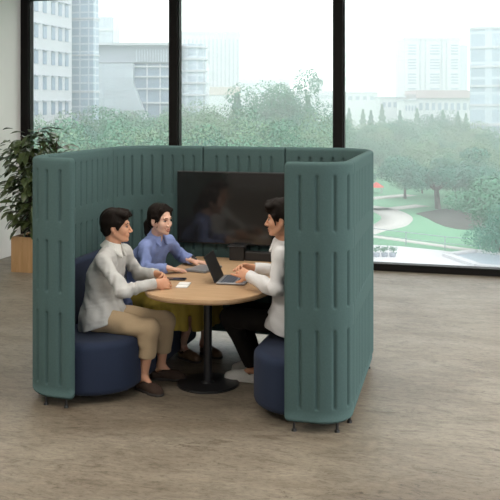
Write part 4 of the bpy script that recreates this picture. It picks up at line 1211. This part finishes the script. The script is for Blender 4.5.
for k_ in range(9): MB().box(-w_ / 2 + .8 + k_ * 1.55, -w_ / 2 + 1.6 + k_ * 1.55, -.15, 0, top - 4, top - 2.2).build('window', M['win'], lb)
hs = [('house', 'white house with a flat roof left of the pinkish hall', 380, 405, 98, 225), ('house', 'wide pale house on the skyline right of the window post', 345, 378, 93, 300), ('house', 'small white house between the upright trees under the apartment tower', 404, 418, 101, 210)]
for nm, lb_, a, b, y, D in hs:
    o, w_, top = building(nm, lb_, a, b, y, D, 10, M['conc'])
    MB().box(-w_ / 2 - .3, w_ / 2 + .3, -.3, 10.3, top, top + .3).build('roof', M['conc2'], o)
    for k_ in range(4): MB().box(-w_ / 2 + w_ * (.10 + .22 * k_), -w_ / 2 + w_ * (.22 + .22 * k_), -.12, 0, top - 2.4, top - 1.1).build('window', M['win'], o)
# curved glass block cut by the right edge
gb = thing('glass_block', 'tall pale glass block with slab bands cut by the right edge', 'building', far(505, 150), R(15.4))
gw = (505 - 470) / 870 * 150
b_ = bmesh.new(); pts = []
for t in np.linspace(0, 1, 10): pts.append((-gw + gw * 3.2 * t, 3.5 * (1 - t) ** 2 * 0 - 9 * math.sin(t * 1.2)))
pts += [(gw * 2.2, 20), (-gw + 5.2, 20)]
top = hgt(28, 150) - GZ
MB().prism(pts, 0, top).build('curtain_wall', M['gridC'], gb)
for k_ in range(7): MB().prism([(p[0] - .1, p[1] - .15) for p in pts], top - .3 - k_ * 3.3, top + .1 - k_ * 3.3).build('floor_slab', M['conc'], gb)

# ------------------------------------------------------------------ haze
hz = bpy.data.materials.new('haze'); hz.use_nodes = True
N = hz.node_tree.nodes; L = hz.node_tree.links; N.remove(N['Principled BSDF'])
vs_ = N.new('ShaderNodeVolumeScatter'); vs_.inputs['Color'].default_value = (.97, .99, 1, 1); vs_.inputs['Density'].default_value = .0026; vs_.inputs['Anisotropy'].default_value = .0
L.new(vs_.outputs[0], N['Material Output'].inputs['Volume'])
h_ = MB().box(-500, 400, YW + 3, 620, GZ - .5, 70).build('haze', hz)
tag(h_, 'pale haze hanging over the park and the city outside', 'haze', kind='stuff')
SC.cycles.volume_bounces = 3
LAMPS = [(x, y, p) for x in (-4.6, -1.9, .8, 3.0) for y, p in ((-2.5, 8), (.8, 13), (4.1, 22), (7.4, 22))] + [(3.4, 5.6, 130), (2.2, 6.8, 80), (-1.7, 5.7, 34), (-3.7, 2.9, 75)]  # ceiling grid; right pair and booth lamp are unseen fill added for brightness
# ================================================================== light
w = bpy.data.worlds.new('overcast_sky'); SC.world = w; w.use_nodes = True
N = w.node_tree.nodes; L = w.node_tree.links
bg = N['Background']
tc = N.new('ShaderNodeTexCoord'); sx = N.new('ShaderNodeSeparateXYZ'); cr = N.new('ShaderNodeValToRGB')
cr.color_ramp.elements[0].position = .0; cr.color_ramp.elements[0].color = (.93, .965, 1, 1)
cr.color_ramp.elements[1].position = .5; cr.color_ramp.elements[1].color = (1, 1, 1, 1)
L.new(tc.outputs['Generated'], sx.inputs[0]); L.new(sx.outputs[2], cr.inputs[0]); L.new(cr.outputs[0], bg.inputs[0])
bg.inputs[1].default_value = 2.7
def area(name, loc, sx_, sy_, power, rot=(0, 0, 0), col=(1, 1, 1)):
    l = bpy.data.lights.new(name, 'AREA'); l.shape = 'RECTANGLE'; l.size = sx_; l.size_y = sy_; l.energy = power; l.color = col
    o = bpy.data.objects.new(name, l); COL.objects.link(o); o.location = loc; o.rotation_euler = rot; return o
for (x, y, pw) in LAMPS:
    area('ceiling_lamp', (x, y, CEIL - .03), 1.6, .5, pw, col=(1, .93, .84))
